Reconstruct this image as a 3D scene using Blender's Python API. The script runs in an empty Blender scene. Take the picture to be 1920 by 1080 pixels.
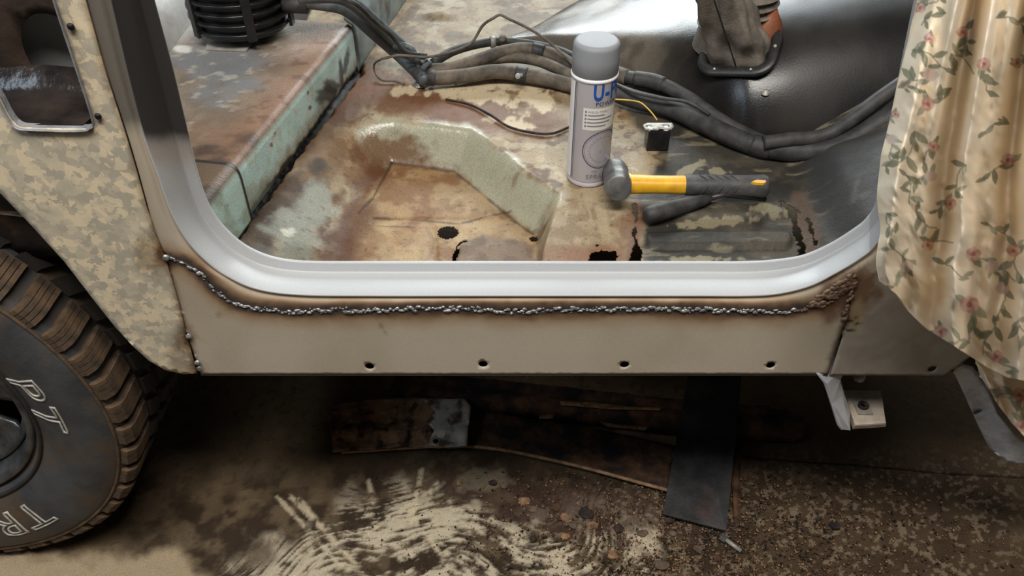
import bpy, bmesh, math, random
import numpy as np
from mathutils import Vector, Matrix, geometry as mgeo

random.seed(7)
RNG = np.random.RandomState(11)
SC = bpy.context.scene
COL = SC.collection

# ------------------------------------------------------------------ camera
F = 1500.0
TH = math.radians(41.0)
CAM = np.array([0.0, -0.75, 1.29])
cam = bpy.data.cameras.new('camera')
cam.sensor_width = 36.0
cam.lens = F / 1920.0 * 36.0
cam.clip_start = 0.02
camo = bpy.data.objects.new('camera', cam)
camo.location = CAM
camo.rotation_euler = (math.pi / 2 - TH, 0, 0)
COL.objects.link(camo)
SC.camera = camo

# ------------------------------------------------------------------ world / lights / exposure
SC.view_settings.view_transform = 'Standard'
SC.view_settings.look = 'None'
SC.view_settings.gamma = 1.0
SC.view_settings.use_curve_mapping = False
SC.view_settings.exposure = 0.0
w = bpy.data.worlds.new('garage_air')
SC.world = w
w.use_nodes = True
w.node_tree.nodes['Background'].inputs[0].default_value = (1.0, 0.96, 0.92, 1)
w.node_tree.nodes['Background'].inputs[1].default_value = 0.03


def area(name, loc, target, sx, sy, energy, color):
    l = bpy.data.lights.new(name, 'AREA')
    l.shape = 'RECTANGLE'
    l.size = sx
    l.size_y = sy
    l.energy = energy
    l.color = color
    o = bpy.data.objects.new(name, l)
    o.location = loc
    d = Vector(target) - Vector(loc)
    o.rotation_euler = d.to_track_quat('-Z', 'Y').to_euler()
    COL.objects.link(o)
    return o


area('garage_window_daylight', (0.38, 2.7, 1.85), (0.25, 0.5, 0.6), 1.95, 0.75, 82, (0.90, 0.98, 1.0))
area('garage_ceiling_light', (-0.1, -0.80, 2.75), (0.05, 0.1, 0.5), 1.7, 0.45, 66, (1.0, 0.955, 0.89))
area('garage_doorway_daylight', (-2.4, -0.85, 2.5), (-0.8, 0.0, 0.4), 1.0, 1.0, 22, (0.72, 0.86, 1.0))


# ------------------------------------------------------------------ maths helpers
def ray(px, py):
    px = np.asarray(px, float)
    py = np.asarray(py, float)
    a = (px - 960) / F
    b = (540 - py) / F
    return np.stack([a, math.cos(TH) + math.sin(TH) * b, -math.sin(TH) + math.cos(TH) * b], -1)


def atY(px, py, Y=0.0):
    d = ray(px, py)
    t = (np.asarray(Y, float) - CAM[1]) / d[..., 1]
    return CAM + d * t[..., None]


def atZ(px, py, Z=0.0):
    d = ray(px, py)
    t = (np.asarray(Z, float) - CAM[2]) / d[..., 2]
    return CAM + d * t[..., None]


def proj(P):
    q = P - CAM
    dep = q[..., 1] * math.cos(TH) - q[..., 2] * math.sin(TH)
    uu = q[..., 1] * math.sin(TH) + q[..., 2] * math.cos(TH)
    return 960 + F * q[..., 0] / dep, 540 - F * uu / dep


def lin(c):
    c = np.asarray(c, float) / 255.0
    return np.where(c <= 0.04045, c / 12.92, ((c + 0.055) / 1.055) ** 2.4)


def L4(c):
    return tuple(lin(c)) + (1.0,)


def hash2(ix, iy, seed):
    n = (ix.astype(np.int64) * 374761393 + iy.astype(np.int64) * 668265263 + seed * 974634151) & 0xFFFFFFFF
    n = ((n ^ (n >> 13)) * 1274126177) & 0xFFFFFFFF
    n = n ^ (n >> 16)
    return (n & 0xFFFFFF) / float(0xFFFFFF)


def vnoise(x, y, seed=0):
    ix = np.floor(x)
    iy = np.floor(y)
    fx = x - ix
    fy = y - iy
    fx = fx * fx * (3 - 2 * fx)
    fy = fy * fy * (3 - 2 * fy)
    a = hash2(ix, iy, seed)
    b = hash2(ix + 1, iy, seed)
    c = hash2(ix, iy + 1, seed)
    d = hash2(ix + 1, iy + 1, seed)
    return (a * (1 - fx) + b * fx) * (1 - fy) + (c * (1 - fx) + d * fx) * fy


def fbm(x, y, scale=1.0, octs=4, seed=0, gain=0.5):
    s = 0
    a = 1.0
    t = 0
    x = np.asarray(x, float) * scale
    y = np.asarray(y, float) * scale
    for i in range(octs):
        s = s + a * vnoise(x, y, seed + i * 17)
        t += a
        a *= gain
        x = x * 2.03 + 13.7
        y = y * 2.03 + 7.1
    return s / t


def sstep(a, b, x):
    t = np.clip((x - a) / (b - a), 0, 1)
    return t * t * (3 - 2 * t)


def dist_poly(x, y, pts, closed=True):
    pts = np.asarray(pts, float)
    d = np.full(np.shape(x), 1e9)
    n = len(pts)
    for i in range(n if closed else n - 1):
        ax, ay = pts[i][:2]
        bx, by = pts[(i + 1) % n][:2]
        vx, vy = bx - ax, by - ay
        l2 = vx * vx + vy * vy + 1e-12
        t = np.clip(((x - ax) * vx + (y - ay) * vy) / l2, 0, 1)
        d = np.minimum(d, np.hypot(x - ax - t * vx, y - ay - t * vy))
    return d


def inside(x, y, pts):
    pts = np.asarray(pts, float)
    r = np.zeros(np.shape(x), bool)
    n = len(pts)
    for i in range(n):
        ax, ay = pts[i][:2]
        bx, by = pts[(i + 1) % n][:2]
        if ay == by:
            continue
        c = ((ay > y) != (by > y)) & (x < (bx - ax) * (y - ay) / (by - ay) + ax)
        r ^= c
    return r


def sd(x, y, pts):
    d = dist_poly(x, y, pts)
    return np.where(inside(x, y, pts), d, -d)


def catmull(pts, n):
    P = np.asarray(pts, float)
    P = np.vstack([2 * P[0] - P[1], P, 2 * P[-1] - P[-2]])
    m = len(P) - 3
    out = []
    for k in range(n):
        t = k / (n - 1) * m
        i = min(int(t), m - 1)
        u = t - i
        a, b, c, d = P[i:i + 4]
        out.append(0.5 * ((2 * b) + (c - a) * u + (2 * a - 5 * b + 4 * c - d) * u * u + (3 * b - a - 3 * c + d) * u ** 3))
    return np.array(out)


# ------------------------------------------------------------------ objects
def tag(o, label=None, cat=None, group=None, kind=None):
    if label:
        o['label'] = label
    if cat:
        o['category'] = cat
    if group:
        o['group'] = group
    if kind:
        o['kind'] = kind
    return o


def link(o, parent=None):
    COL.objects.link(o)
    if parent is not None:
        o.parent = parent
        o.matrix_parent_inverse = Matrix.Translation(-Vector(parent_origin(parent)))
    return o


def parent_origin(p):
    v = Vector((0, 0, 0))
    while p is not None:
        v += p.location
        p = p.parent
    return v


def empty(name, loc, label=None, cat=None, group=None):
    o = bpy.data.objects.new(name, None)
    o.empty_display_size = 0.05
    o.location = loc
    COL.objects.link(o)
    return tag(o, label, cat, group)


def mk(name, V, faces, mat, parent=None, cols=None, smooth=True, solid=0.0, label=None):
    """one mesh object in world coordinates; faces list or (n,k) array"""
    me = bpy.data.meshes.new(name)
    V = np.asarray(V, float)
    if isinstance(faces, np.ndarray):
        k = faces.shape[1]
        n = len(faces)
        me.vertices.add(len(V))
        me.vertices.foreach_set('co', V.astype(np.float32).ravel())
        me.loops.add(n * k)
        me.loops.foreach_set('vertex_index', faces.astype(np.int32).ravel())
        me.polygons.add(n)
        me.polygons.foreach_set('loop_start', (np.arange(n) * k).astype(np.int32))
        me.polygons.foreach_set('loop_total', np.full(n, k, np.int32))
        me.update(calc_edges=True)
        me.validate()
    else:
        me.from_pydata([tuple(v) for v in V], [], faces)
        me.update()
    if cols is not None:
        a = me.color_attributes.new('Col', 'FLOAT_COLOR', 'POINT')
        c = np.ones((len(V), 4), np.float32)
        c[:, :cols.shape[1]] = cols
        a.data.foreach_set('color', c.ravel())
    if smooth:
        me.polygons.foreach_set('use_smooth', np.ones(len(me.polygons), bool))
    if mat:
        me.materials.append(mat)
    o = bpy.data.objects.new(name, me)
    link(o, parent)
    if solid:
        m = o.modifiers.new('thickness', 'SOLIDIFY')
        m.thickness = abs(solid)
        m.offset = -1 if solid > 0 else 1
    if label:
        o['label'] = label
    return o


def gridfaces(nu, nv, closeu=False):
    i = np.arange(nu if closeu else nu - 1)
    j = np.arange(nv - 1)
    I, J = np.meshgrid(i, j, indexing='ij')
    I2 = (I + 1) % nu
    return np.stack([I * nv + J, I2 * nv + J, I2 * nv + J + 1, I * nv + J + 1], -1).reshape(-1, 4)


class MB:
    def __init__(s):
        s.v = []
        s.f = []

    def add(s, V, Fs):
        b = len(s.v)
        s.v += [tuple(x) for x in V]
        s.f += [tuple(b + i for i in f) for f in Fs]
        return s

    def box(s, c, size, rot=None, bev=0.0):
        bm = bmesh.new()
        bmesh.ops.create_cube(bm, size=1)
        bmesh.ops.scale(bm, vec=size, verts=bm.verts)
        if bev:
            bmesh.ops.bevel(bm, geom=bm.edges[:], offset=bev, segments=2, affect='EDGES', profile=0.5)
        M = Matrix.Translation(c) @ (rot.to_4x4() if rot else Matrix.Identity(4))
        bm.transform(M)
        bm.verts.index_update()
        s.add([v.co for v in bm.verts], [[v.index for v in f.verts] for f in bm.faces])
        bm.free()
        return s

    def tube(s, path, rad, n=10, cap=True):
        P = np.asarray(path, float)
        m = len(P)
        rad = np.broadcast_to(np.asarray(rad, float), (m,))
        T = np.gradient(P, axis=0)
        T /= np.linalg.norm(T, axis=1)[:, None] + 1e-12
        up = np.array([0, 0, 1.0])
        if abs(T[0] @ up) > 0.9:
            up = np.array([1.0, 0, 0])
        N = np.cross(T[0], up)
        N /= np.linalg.norm(N)
        V = []
        for i in range(m):
            N = N - T[i] * (N @ T[i])
            N /= np.linalg.norm(N) + 1e-12
            B = np.cross(T[i], N)
            for k in range(n):
                a = 2 * math.pi * k / n
                V.append(P[i] + rad[i] * (math.cos(a) * N + math.sin(a) * B))
        Fs = []
        for i in range(m - 1):
            for k in range(n):
                k2 = (k + 1) % n
                Fs.append((i * n + k, i * n + k2, (i + 1) * n + k2, (i + 1) * n + k))
        if cap:
            Fs.append(tuple(range(n))[::-1])
            Fs.append(tuple((m - 1) * n + k for k in range(n)))
        return s.add(V, Fs)

    def lathe(s, prof, n=48, M=None, a0=0.0, a1=2 * math.pi, caps=True):
        """profile of (r, h) turned about local Z"""
        full = abs(a1 - a0 - 2 * math.pi) < 1e-6
        cnt = n if full else n + 1
        V = []
        for k in range(cnt):
            a = a0 + (a1 - a0) * k / n
            for r, h in prof:
                v = Vector((r * math.cos(a), r * math.sin(a), h))
                V.append(M @ v if M else v)
        p = len(prof)
        Fs = []
        for k in range(n):
            k2 = (k + 1) % cnt
            for j in range(p - 1):
                Fs.append((k * p + j, k2 * p + j, k2 * p + j + 1, k * p + j + 1))
        if full and caps:
            if prof[0][0] > 1e-6:
                Fs.append(tuple(k * p for k in range(n))[::-1])
            if prof[-1][0] > 1e-6:
                Fs.append(tuple(k * p + p - 1 for k in range(n)))
        return s.add(V, Fs)

    def build(s, name, mat, parent=None, smooth=True, angle=None, label=None):
        o = mk(name, s.v, s.f, mat, parent, smooth=smooth, label=label)
        bm = bmesh.new()
        bm.from_mesh(o.data)
        bmesh.ops.recalc_face_normals(bm, faces=bm.faces)
        if angle is not None:
            for e in bm.edges:
                if len(e.link_faces) == 2 and e.calc_face_angle(0) > angle:
                    e.smooth = False
        bm.to_mesh(o.data)
        bm.free()
        return o


def plate_cdt(outline, holes, spacing, jitter=0.0):
    """triangulated sheet of a 2-D outline with holes; returns (n,2) pts and tri array"""
    def dens(p, sp):
        out = []
        n = len(p)
        for i in range(n):
            a = np.array(p[i], float)
            b = np.array(p[(i + 1) % n], float)
            k = max(1, int(np.hypot(*(b - a)) / sp))
            for q in range(k):
                out.append(a + (b - a) * q / k)
        return out
    loops = [dens(outline, spacing)] + [dens(h, spacing * 0.7) for h in holes]
    V = []
    E = []
    for lp in loops:
        b = len(V)
        V += [Vector((float(p[0]), float(p[1]))) for p in lp]
        E += [(b + i, b + (i + 1) % len(lp)) for i in range(len(lp))]
    O = np.array([tuple(p) for p in loops[0]])
    lo = O.min(0)
    hi = O.max(0)
    gx, gy = np.meshgrid(np.arange(lo[0], hi[0], spacing), np.arange(lo[1], hi[1], spacing), indexing='ij')
    gx = gx.ravel() + RNG.uniform(-.2, .2, gx.size) * spacing
    gy = gy.ravel() + RNG.uniform(-.2, .2, gy.size) * spacing
    ok = sd(gx, gy, loops[0]) > spacing * 0.5
    for h in loops[1:]:
        ok &= sd(gx, gy, h) < -spacing * 0.4
    V += [Vector((float(a), float(b))) for a, b in zip(gx[ok], gy[ok])]
    vo, eo, fo, *_ = mgeo.delaunay_2d_cdt(V, E, [], 0, 1e-7)
    P = np.array([tuple(v) for v in vo])
    T = np.array([f for f in fo if len(f) == 3])
    c = P[T].mean(1)
    keep = inside(c[:, 0], c[:, 1], loops[0])
    for h in loops[1:]:
        keep &= ~inside(c[:, 0], c[:, 1], h)
    return P, T[keep]


def mask_poly(u, v, pts, soft=8.0, rough=0.0, seed=0, nscale=0.05):
    s = sd(u, v, pts)
    if rough:
        s = s + rough * (fbm(u, v, nscale, 4, seed) - 0.5) * 2
    return sstep(-soft, soft, s)


def blob(u, v, cx, cy, rx, ry, rot=0.0, rough=0.5, seed=0, nscale=0.05, soft=0.35):
    c, s_ = math.cos(math.radians(rot)), math.sin(math.radians(rot))
    a = ((u - cx) * c + (v - cy) * s_) / rx
    b = (-(u - cx) * s_ + (v - cy) * c) / ry
    d = 1 - np.hypot(a, b) + rough * (fbm(u, v, nscale, 4, seed) - 0.5) * 2
    return sstep(-soft, soft, d)


def mix(c, col, m):
    return c * (1 - m[:, None]) + lin(col)[None, :] * m[:, None]


# ------------------------------------------------------------------ materials
def nodes_mat(name):
    m = bpy.data.materials.new(name)
    m.use_nodes = True
    nt = m.node_tree
    b = nt.nodes['Principled BSDF']
    return m, nt, b


def add_bump(nt, b, scale, strength, dist=0.002, detail=6):
    tc = nt.nodes.new('ShaderNodeTexCoord')
    n = nt.nodes.new('ShaderNodeTexNoise')
    n.inputs['Scale'].default_value = scale
    n.inputs['Detail'].default_value = detail
    bp = nt.nodes.new('ShaderNodeBump')
    bp.inputs['Strength'].default_value = strength
    bp.inputs['Distance'].default_value = dist
    nt.links.new(tc.outputs['Object'], n.inputs['Vector'])
    nt.links.new(n.outputs['Fac'], bp.inputs['Height'])
    nt.links.new(bp.outputs['Normal'], b.inputs['Normal'])
    return n


def pmat(name, c1, c2=None, scale=30, rough=0.5, metal=0.0, bump=0.0, bscale=None, lo=0.35, hi=0.65, spec=0.5, c3=None, scale3=120, f3=(0.55, 0.7)):
    m, nt, b = nodes_mat(name)
    b.inputs['Roughness'].default_value = rough
    b.inputs['Metallic'].default_value = metal
    b.inputs['Specular IOR Level'].default_value = spec
    tc = nt.nodes.new('ShaderNodeTexCoord')
    n = nt.nodes.new('ShaderNodeTexNoise')
    n.inputs['Scale'].default_value = scale
    n.inputs['Detail'].default_value = 8
    n.inputs['Roughness'].default_value = 0.6
    r = nt.nodes.new('ShaderNodeValToRGB')
    r.color_ramp.elements[0].position = lo
    r.color_ramp.elements[1].position = hi
    r.color_ramp.elements[0].color = L4(c1)
    r.color_ramp.elements[1].color = L4(c2 or c1)
    nt.links.new(tc.outputs['Object'], n.inputs['Vector'])
    nt.links.new(n.outputs['Fac'], r.inputs['Fac'])
    out = r.outputs['Color']
    if c3:
        n3 = nt.nodes.new('ShaderNodeTexNoise')
        n3.inputs['Scale'].default_value = scale3
        n3.inputs['Detail'].default_value = 5
        r3 = nt.nodes.new('ShaderNodeValToRGB')
        r3.color_ramp.elements[0].position = f3[0]
        r3.color_ramp.elements[1].position = f3[1]
        mx = nt.nodes.new('ShaderNodeMix')
        mx.data_type = 'RGBA'
        nt.links.new(tc.outputs['Object'], n3.inputs['Vector'])
        nt.links.new(n3.outputs['Fac'], r3.inputs['Fac'])
        nt.links.new(r3.outputs['Color'], mx.inputs['Factor'])
        nt.links.new(out, mx.inputs['A'])
        mx.inputs['B'].default_value = L4(c3)
        out = mx.outputs['Result']
    nt.links.new(out, b.inputs['Base Color'])
    if bump:
        add_bump(nt, b, bscale or scale * 4, bump)
    return m


def vmat(name, rough=None, metal=0.0, bump=0.3, bscale=200, grain=0.25, gscale=400, spec=0.5, bdist=0.002):
    """colour from the mesh's Col attribute, roughness from its alpha, fine grain by noise"""
    m, nt, b = nodes_mat(name)
    at = nt.nodes.new('ShaderNodeAttribute')
    at.attribute_name = 'Col'
    tc = nt.nodes.new('ShaderNodeTexCoord')
    n = nt.nodes.new('ShaderNodeTexNoise')
    n.inputs['Scale'].default_value = gscale
    n.inputs['Detail'].default_value = 6
    mr = nt.nodes.new('ShaderNodeMapRange')
    mr.inputs['From Min'].default_value = 0.3
    mr.inputs['From Max'].default_value = 0.7
    mr.inputs['To Min'].default_value = 1 - grain
    mr.inputs['To Max'].default_value = 1 + grain
    mu = nt.nodes.new('ShaderNodeVectorMath')
    mu.operation = 'SCALE'
    nt.links.new(tc.outputs['Object'], n.inputs['Vector'])
    nt.links.new(n.outputs['Fac'], mr.inputs['Value'])
    nt.links.new(at.outputs['Color'], mu.inputs[0])
    nt.links.new(mr.outputs['Result'], mu.inputs['Scale'])
    nt.links.new(mu.outputs['Vector'], b.inputs['Base Color'])
    b.inputs['Metallic'].default_value = metal
    b.inputs['Specular IOR Level'].default_value = spec
    if rough is None:
        nt.links.new(at.outputs['Alpha'], b.inputs['Roughness'])
    else:
        b.inputs['Roughness'].default_value = rough
    if bump:
        add_bump(nt, b, bscale, bump, bdist)
    return m


M = {}
M['galv'] = None


def camo_mat():
    m, nt, b = nodes_mat('spangled_galvanised_steel')
    at = nt.nodes.new('ShaderNodeAttribute')
    at.attribute_name = 'Col'
    tc = nt.nodes.new('ShaderNodeTexCoord')
    n = nt.nodes.new('ShaderNodeTexNoise')
    n.inputs['Scale'].default_value = 150
    n.inputs['Detail'].default_value = 2
    mx = nt.nodes.new('ShaderNodeMix')
    mx.data_type = 'RGBA'
    mx.inputs['Factor'].default_value = 0.016
    v = nt.nodes.new('ShaderNodeTexVoronoi')
    v.inputs['Scale'].default_value = 108
    nt.links.new(tc.outputs['Object'], n.inputs['Vector'])
    nt.links.new(tc.outputs['Object'], mx.inputs['A'])
    nt.links.new(n.outputs['Color'], mx.inputs['B'])
    nt.links.new(mx.outputs['Result'], v.inputs['Vector'])
    big = nt.nodes.new('ShaderNodeTexNoise')
    big.inputs['Scale'].default_value = 26
    big.inputs['Detail'].default_value = 3
    nt.links.new(tc.outputs['Object'], big.inputs['Vector'])
    ad = nt.nodes.new('ShaderNodeMath')
    ad.operation = 'MULTIPLY_ADD'
    ad.inputs[1].default_value = 1.6
    nt.links.new(big.outputs['Fac'], ad.inputs[0])
    sp = nt.nodes.new('ShaderNodeSeparateColor')
    nt.links.new(v.outputs['Color'], sp.inputs[0])
    nt.links.new(sp.outputs[0], ad.inputs[2])
    r = nt.nodes.new('ShaderNodeValToRGB')
    r.color_ramp.interpolation = 'LINEAR'
    e = r.color_ramp.elements
    e[0].position = 0.40
    e[0].color = L4((178, 169, 150))
    e[1].position = 0.72
    e[1].color = L4((226, 208, 176))
    x = r.color_ramp.elements.new(0.56)
    x.color = L4((198, 187, 164))
    dv = nt.nodes.new('ShaderNodeMath')
    dv.operation = 'MULTIPLY'
    dv.inputs[1].default_value = 0.42
    nt.links.new(ad.outputs[0], dv.inputs[0])
    nt.links.new(dv.outputs[0], r.inputs['Fac'])
    mu = nt.nodes.new('ShaderNodeMix')
    mu.data_type = 'RGBA'
    mu.blend_type = 'MULTIPLY'
    mu.inputs['Factor'].default_value = 1.0
    nt.links.new(r.outputs['Color'], mu.inputs['A'])
    nt.links.new(at.outputs['Color'], mu.inputs['B'])
    nt.links.new(mu.outputs['Result'], b.inputs['Base Color'])
    b.inputs['Roughness'].default_value = 0.55
    b.inputs['Metallic'].default_value = 0.0
    return m


M['galv'] = camo_mat()
M['panel'] = vmat('primed_steel', None, 0.0, 0.05, 350, 0.05, 500)
M['paint'] = vmat('grey_primer_paint', None, 0.0, 0.12, 160, 0.05, 500, bdist=0.001)
M['floorpan'] = vmat('rusty_floor_paint', None, 0.0, 0.28, 230, 0.20, 420, spec=.4)
M['boxpaint'] = vmat('weathered_teal_paint', None, 0.0, 0.25, 260, 0.18, 420)
M['tunnel'] = vmat('dark_gloss_tunnel', None, 0.0, 0.10, 330, 0.25, 600, spec=.38)
M['ground'] = vmat('dusty_concrete', 0.9, 0.0, 0.6, 420, 0.30, 700, spec=0.2)
M['cloth'] = vmat('printed_cotton', 0.95, 0.0, 0.12, 900, 0.06, 1500, spec=0.15, bdist=0.0006)
M['weld'] = pmat('fresh_weld_metal', (92, 92, 94), (206, 206, 206), 160, 0.28, 0.5, 0.3, 500)
M['weldrust'] = pmat('rusty_weld_metal', (84, 62, 50), (158, 134, 114), 160, 0.55, 0.3, 0.5, 400)
M['black_rubber'] = pmat('dusty_black_rubber', (34, 34, 35), (66, 64, 62), 45, 0.62, 0, 0.2, 300)
M['hose_brown'] = pmat('dust_covered_rubber', (62, 57, 51), (112, 100, 86), 40, 0.75, 0, 0.3, 260)
M['hose_blue'] = pmat('blue_grey_rubber', (52, 58, 62), (96, 102, 104), 30, 0.45, 0, 0.15, 260)
M['dark_plastic'] = pmat('black_gloss_plastic', (15, 16, 17), (30, 31, 33), 60, 0.28, 0, 0.05, 200)
M['tyre'] = pmat('tyre_rubber', (52, 54, 58), (78, 78, 78), 12, 0.6, 0, 0.25, 240, c3=(96, 76, 54), scale3=9, f3=(0.5, 0.72))
M['tread'] = pmat('dusty_tread_rubber', (26, 25, 24), (48, 43, 37), 30, 0.85, 0, 0.35, 240)
M['lug'] = pmat('muddy_shoulder_rubber', (60, 50, 40), (104, 82, 60), 40, 0.8, 0, 0.3, 240)
M['letter'] = pmat('worn_white_letter', (150, 146, 138), (200, 194, 184), 60, 0.7)
M['rim'] = pmat('dirty_alloy', (58, 60, 62), (110, 110, 110), 25, 0.35, 0.6, 0.1, 200)
M['rust_dark'] = pmat('dark_rust', (48, 36, 28), (106, 74, 50), 38, 0.85, 0.1, 0.8, 150, c3=(30, 28, 28), scale3=18, f3=(0.45, 0.6))
M['rust_tan'] = pmat('flaking_rust', (108, 80, 58), (176, 138, 102), 34, 0.85, 0.0, 0.8, 160, c3=(60, 42, 32), scale3=28, f3=(0.5, 0.62))
M['rust_scale'] = pmat('grey_rust_scale', (78, 64, 54), (120, 98, 80), 60, 0.85, 0.0, 0.5, 200)
M['rust_edge'] = pmat('light_rust_edge', (120, 88, 62), (176, 140, 104), 60, 0.8, 0.0, 0.5, 200)
M['scrap_grey'] = pmat('flaking_grey_paint', (164, 156, 144), (208, 200, 186), 40, 0.6, 0.0, 0.5, 150, c3=(92, 70, 54), scale3=26, f3=(0.5, 0.6))
M['steel_plate'] = pmat('dark_mill_steel', (34, 34, 36), (70, 70, 70), 14, 0.42, 0.5, 0.1, 200, c3=(92, 60, 48), scale3=9, f3=(0.55, 0.75))
M['silver'] = pmat('silver_paint', (190, 194, 200), (216, 218, 222), 22, 0.3, 0.2, 0.15, 120)
M['nutplate'] = pmat('bare_steel_plate', (176, 160, 142), (206, 194, 178), 50, 0.5, 0.1, 0.3, 200)
M['cap'] = pmat('grey_plastic_cap', (138, 140, 144), (146, 148, 152), 20, 0.55, 0, spec=.25)
M['can'] = pmat('lilac_grey_can', (196, 192, 200), (206, 202, 208), 10, 0.3, 0.1)
M['white'] = pmat('white_print', (236, 236, 238), (242, 242, 242), 10, 0.32, 0)
M['offwhite'] = pmat('cream_print', (226, 222, 214), None, 10, 0.4, 0)
M['blue'] = pmat('blue_print', (24, 74, 160), (28, 80, 168), 10, 0.4, 0)
M['ink'] = pmat('dark_ink', (70, 68, 88), None, 10, 0.5, 0)
M['inkgrey'] = pmat('grey_ink', (128, 124, 138), None, 10, 0.5, 0)
M['hammer_head'] = pmat('worn_hammer_steel', (92, 92, 92), (136, 134, 130), 40, 0.42, 0.5, 0.2, 160)
M['yellow'] = pmat('yellow_fibre', (222, 164, 28), (236, 182, 44), 60, 0.45, 0, 0.1, 200, c3=(196, 140, 40), scale3=40, f3=(0.55, 0.8))
M['grip'] = pmat('dusty_rubber_grip', (56, 56, 58), (86, 84, 82), 50, 0.62, 0, 0.3, 260)
M['gaiter'] = pmat('brown_grey_leather', (92, 86, 78), (128, 119, 108), 40, 0.8, 0, 0.4, 300)
M['bellows'] = pmat('orange_brown_rubber', (112, 66, 44), (150, 90, 62), 30, 0.55, 0, 0.2, 200)
M['plate_black'] = pmat('black_frame_paint', (24, 24, 25), (44, 43, 42), 50, 0.42, 0, 0.1, 200)
M['chrome'] = pmat('bright_screw', (190, 190, 190), (220, 220, 220), 50, 0.25, 0.9)
M['zinc'] = pmat('dull_zinc', (140, 136, 128), (176, 170, 160), 60, 0.5, 0.2, 0.2, 200)
M['wire_yellow'] = pmat('yellow_wire', (206, 168, 60), (226, 190, 84), 60, 0.5)
M['underbody'] = pmat('underseal', (34, 31, 28), (58, 52, 46), 20, 0.9, 0, 0.4, 120)
M['recess_dark'] = pmat('dark_rusty_inner_panel', (22, 20, 19), (58, 44, 34), 14, 0.6, 0, 0.4, 120, c3=(128, 82, 56), scale3=12, f3=(0.54, 0.68))
M['recess_wet'] = pmat('wet_grey_seam_sealer', (120, 120, 124), (170, 170, 176), 30, 0.15, 0.1, 0.8, 90)
M['disc'] = pmat('grey_outer_skin', (150, 152, 150), (170, 172, 170), 20, 0.7)

# ------------------------------------------------------------------ garage floor
FLOORZ = 0.60


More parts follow.
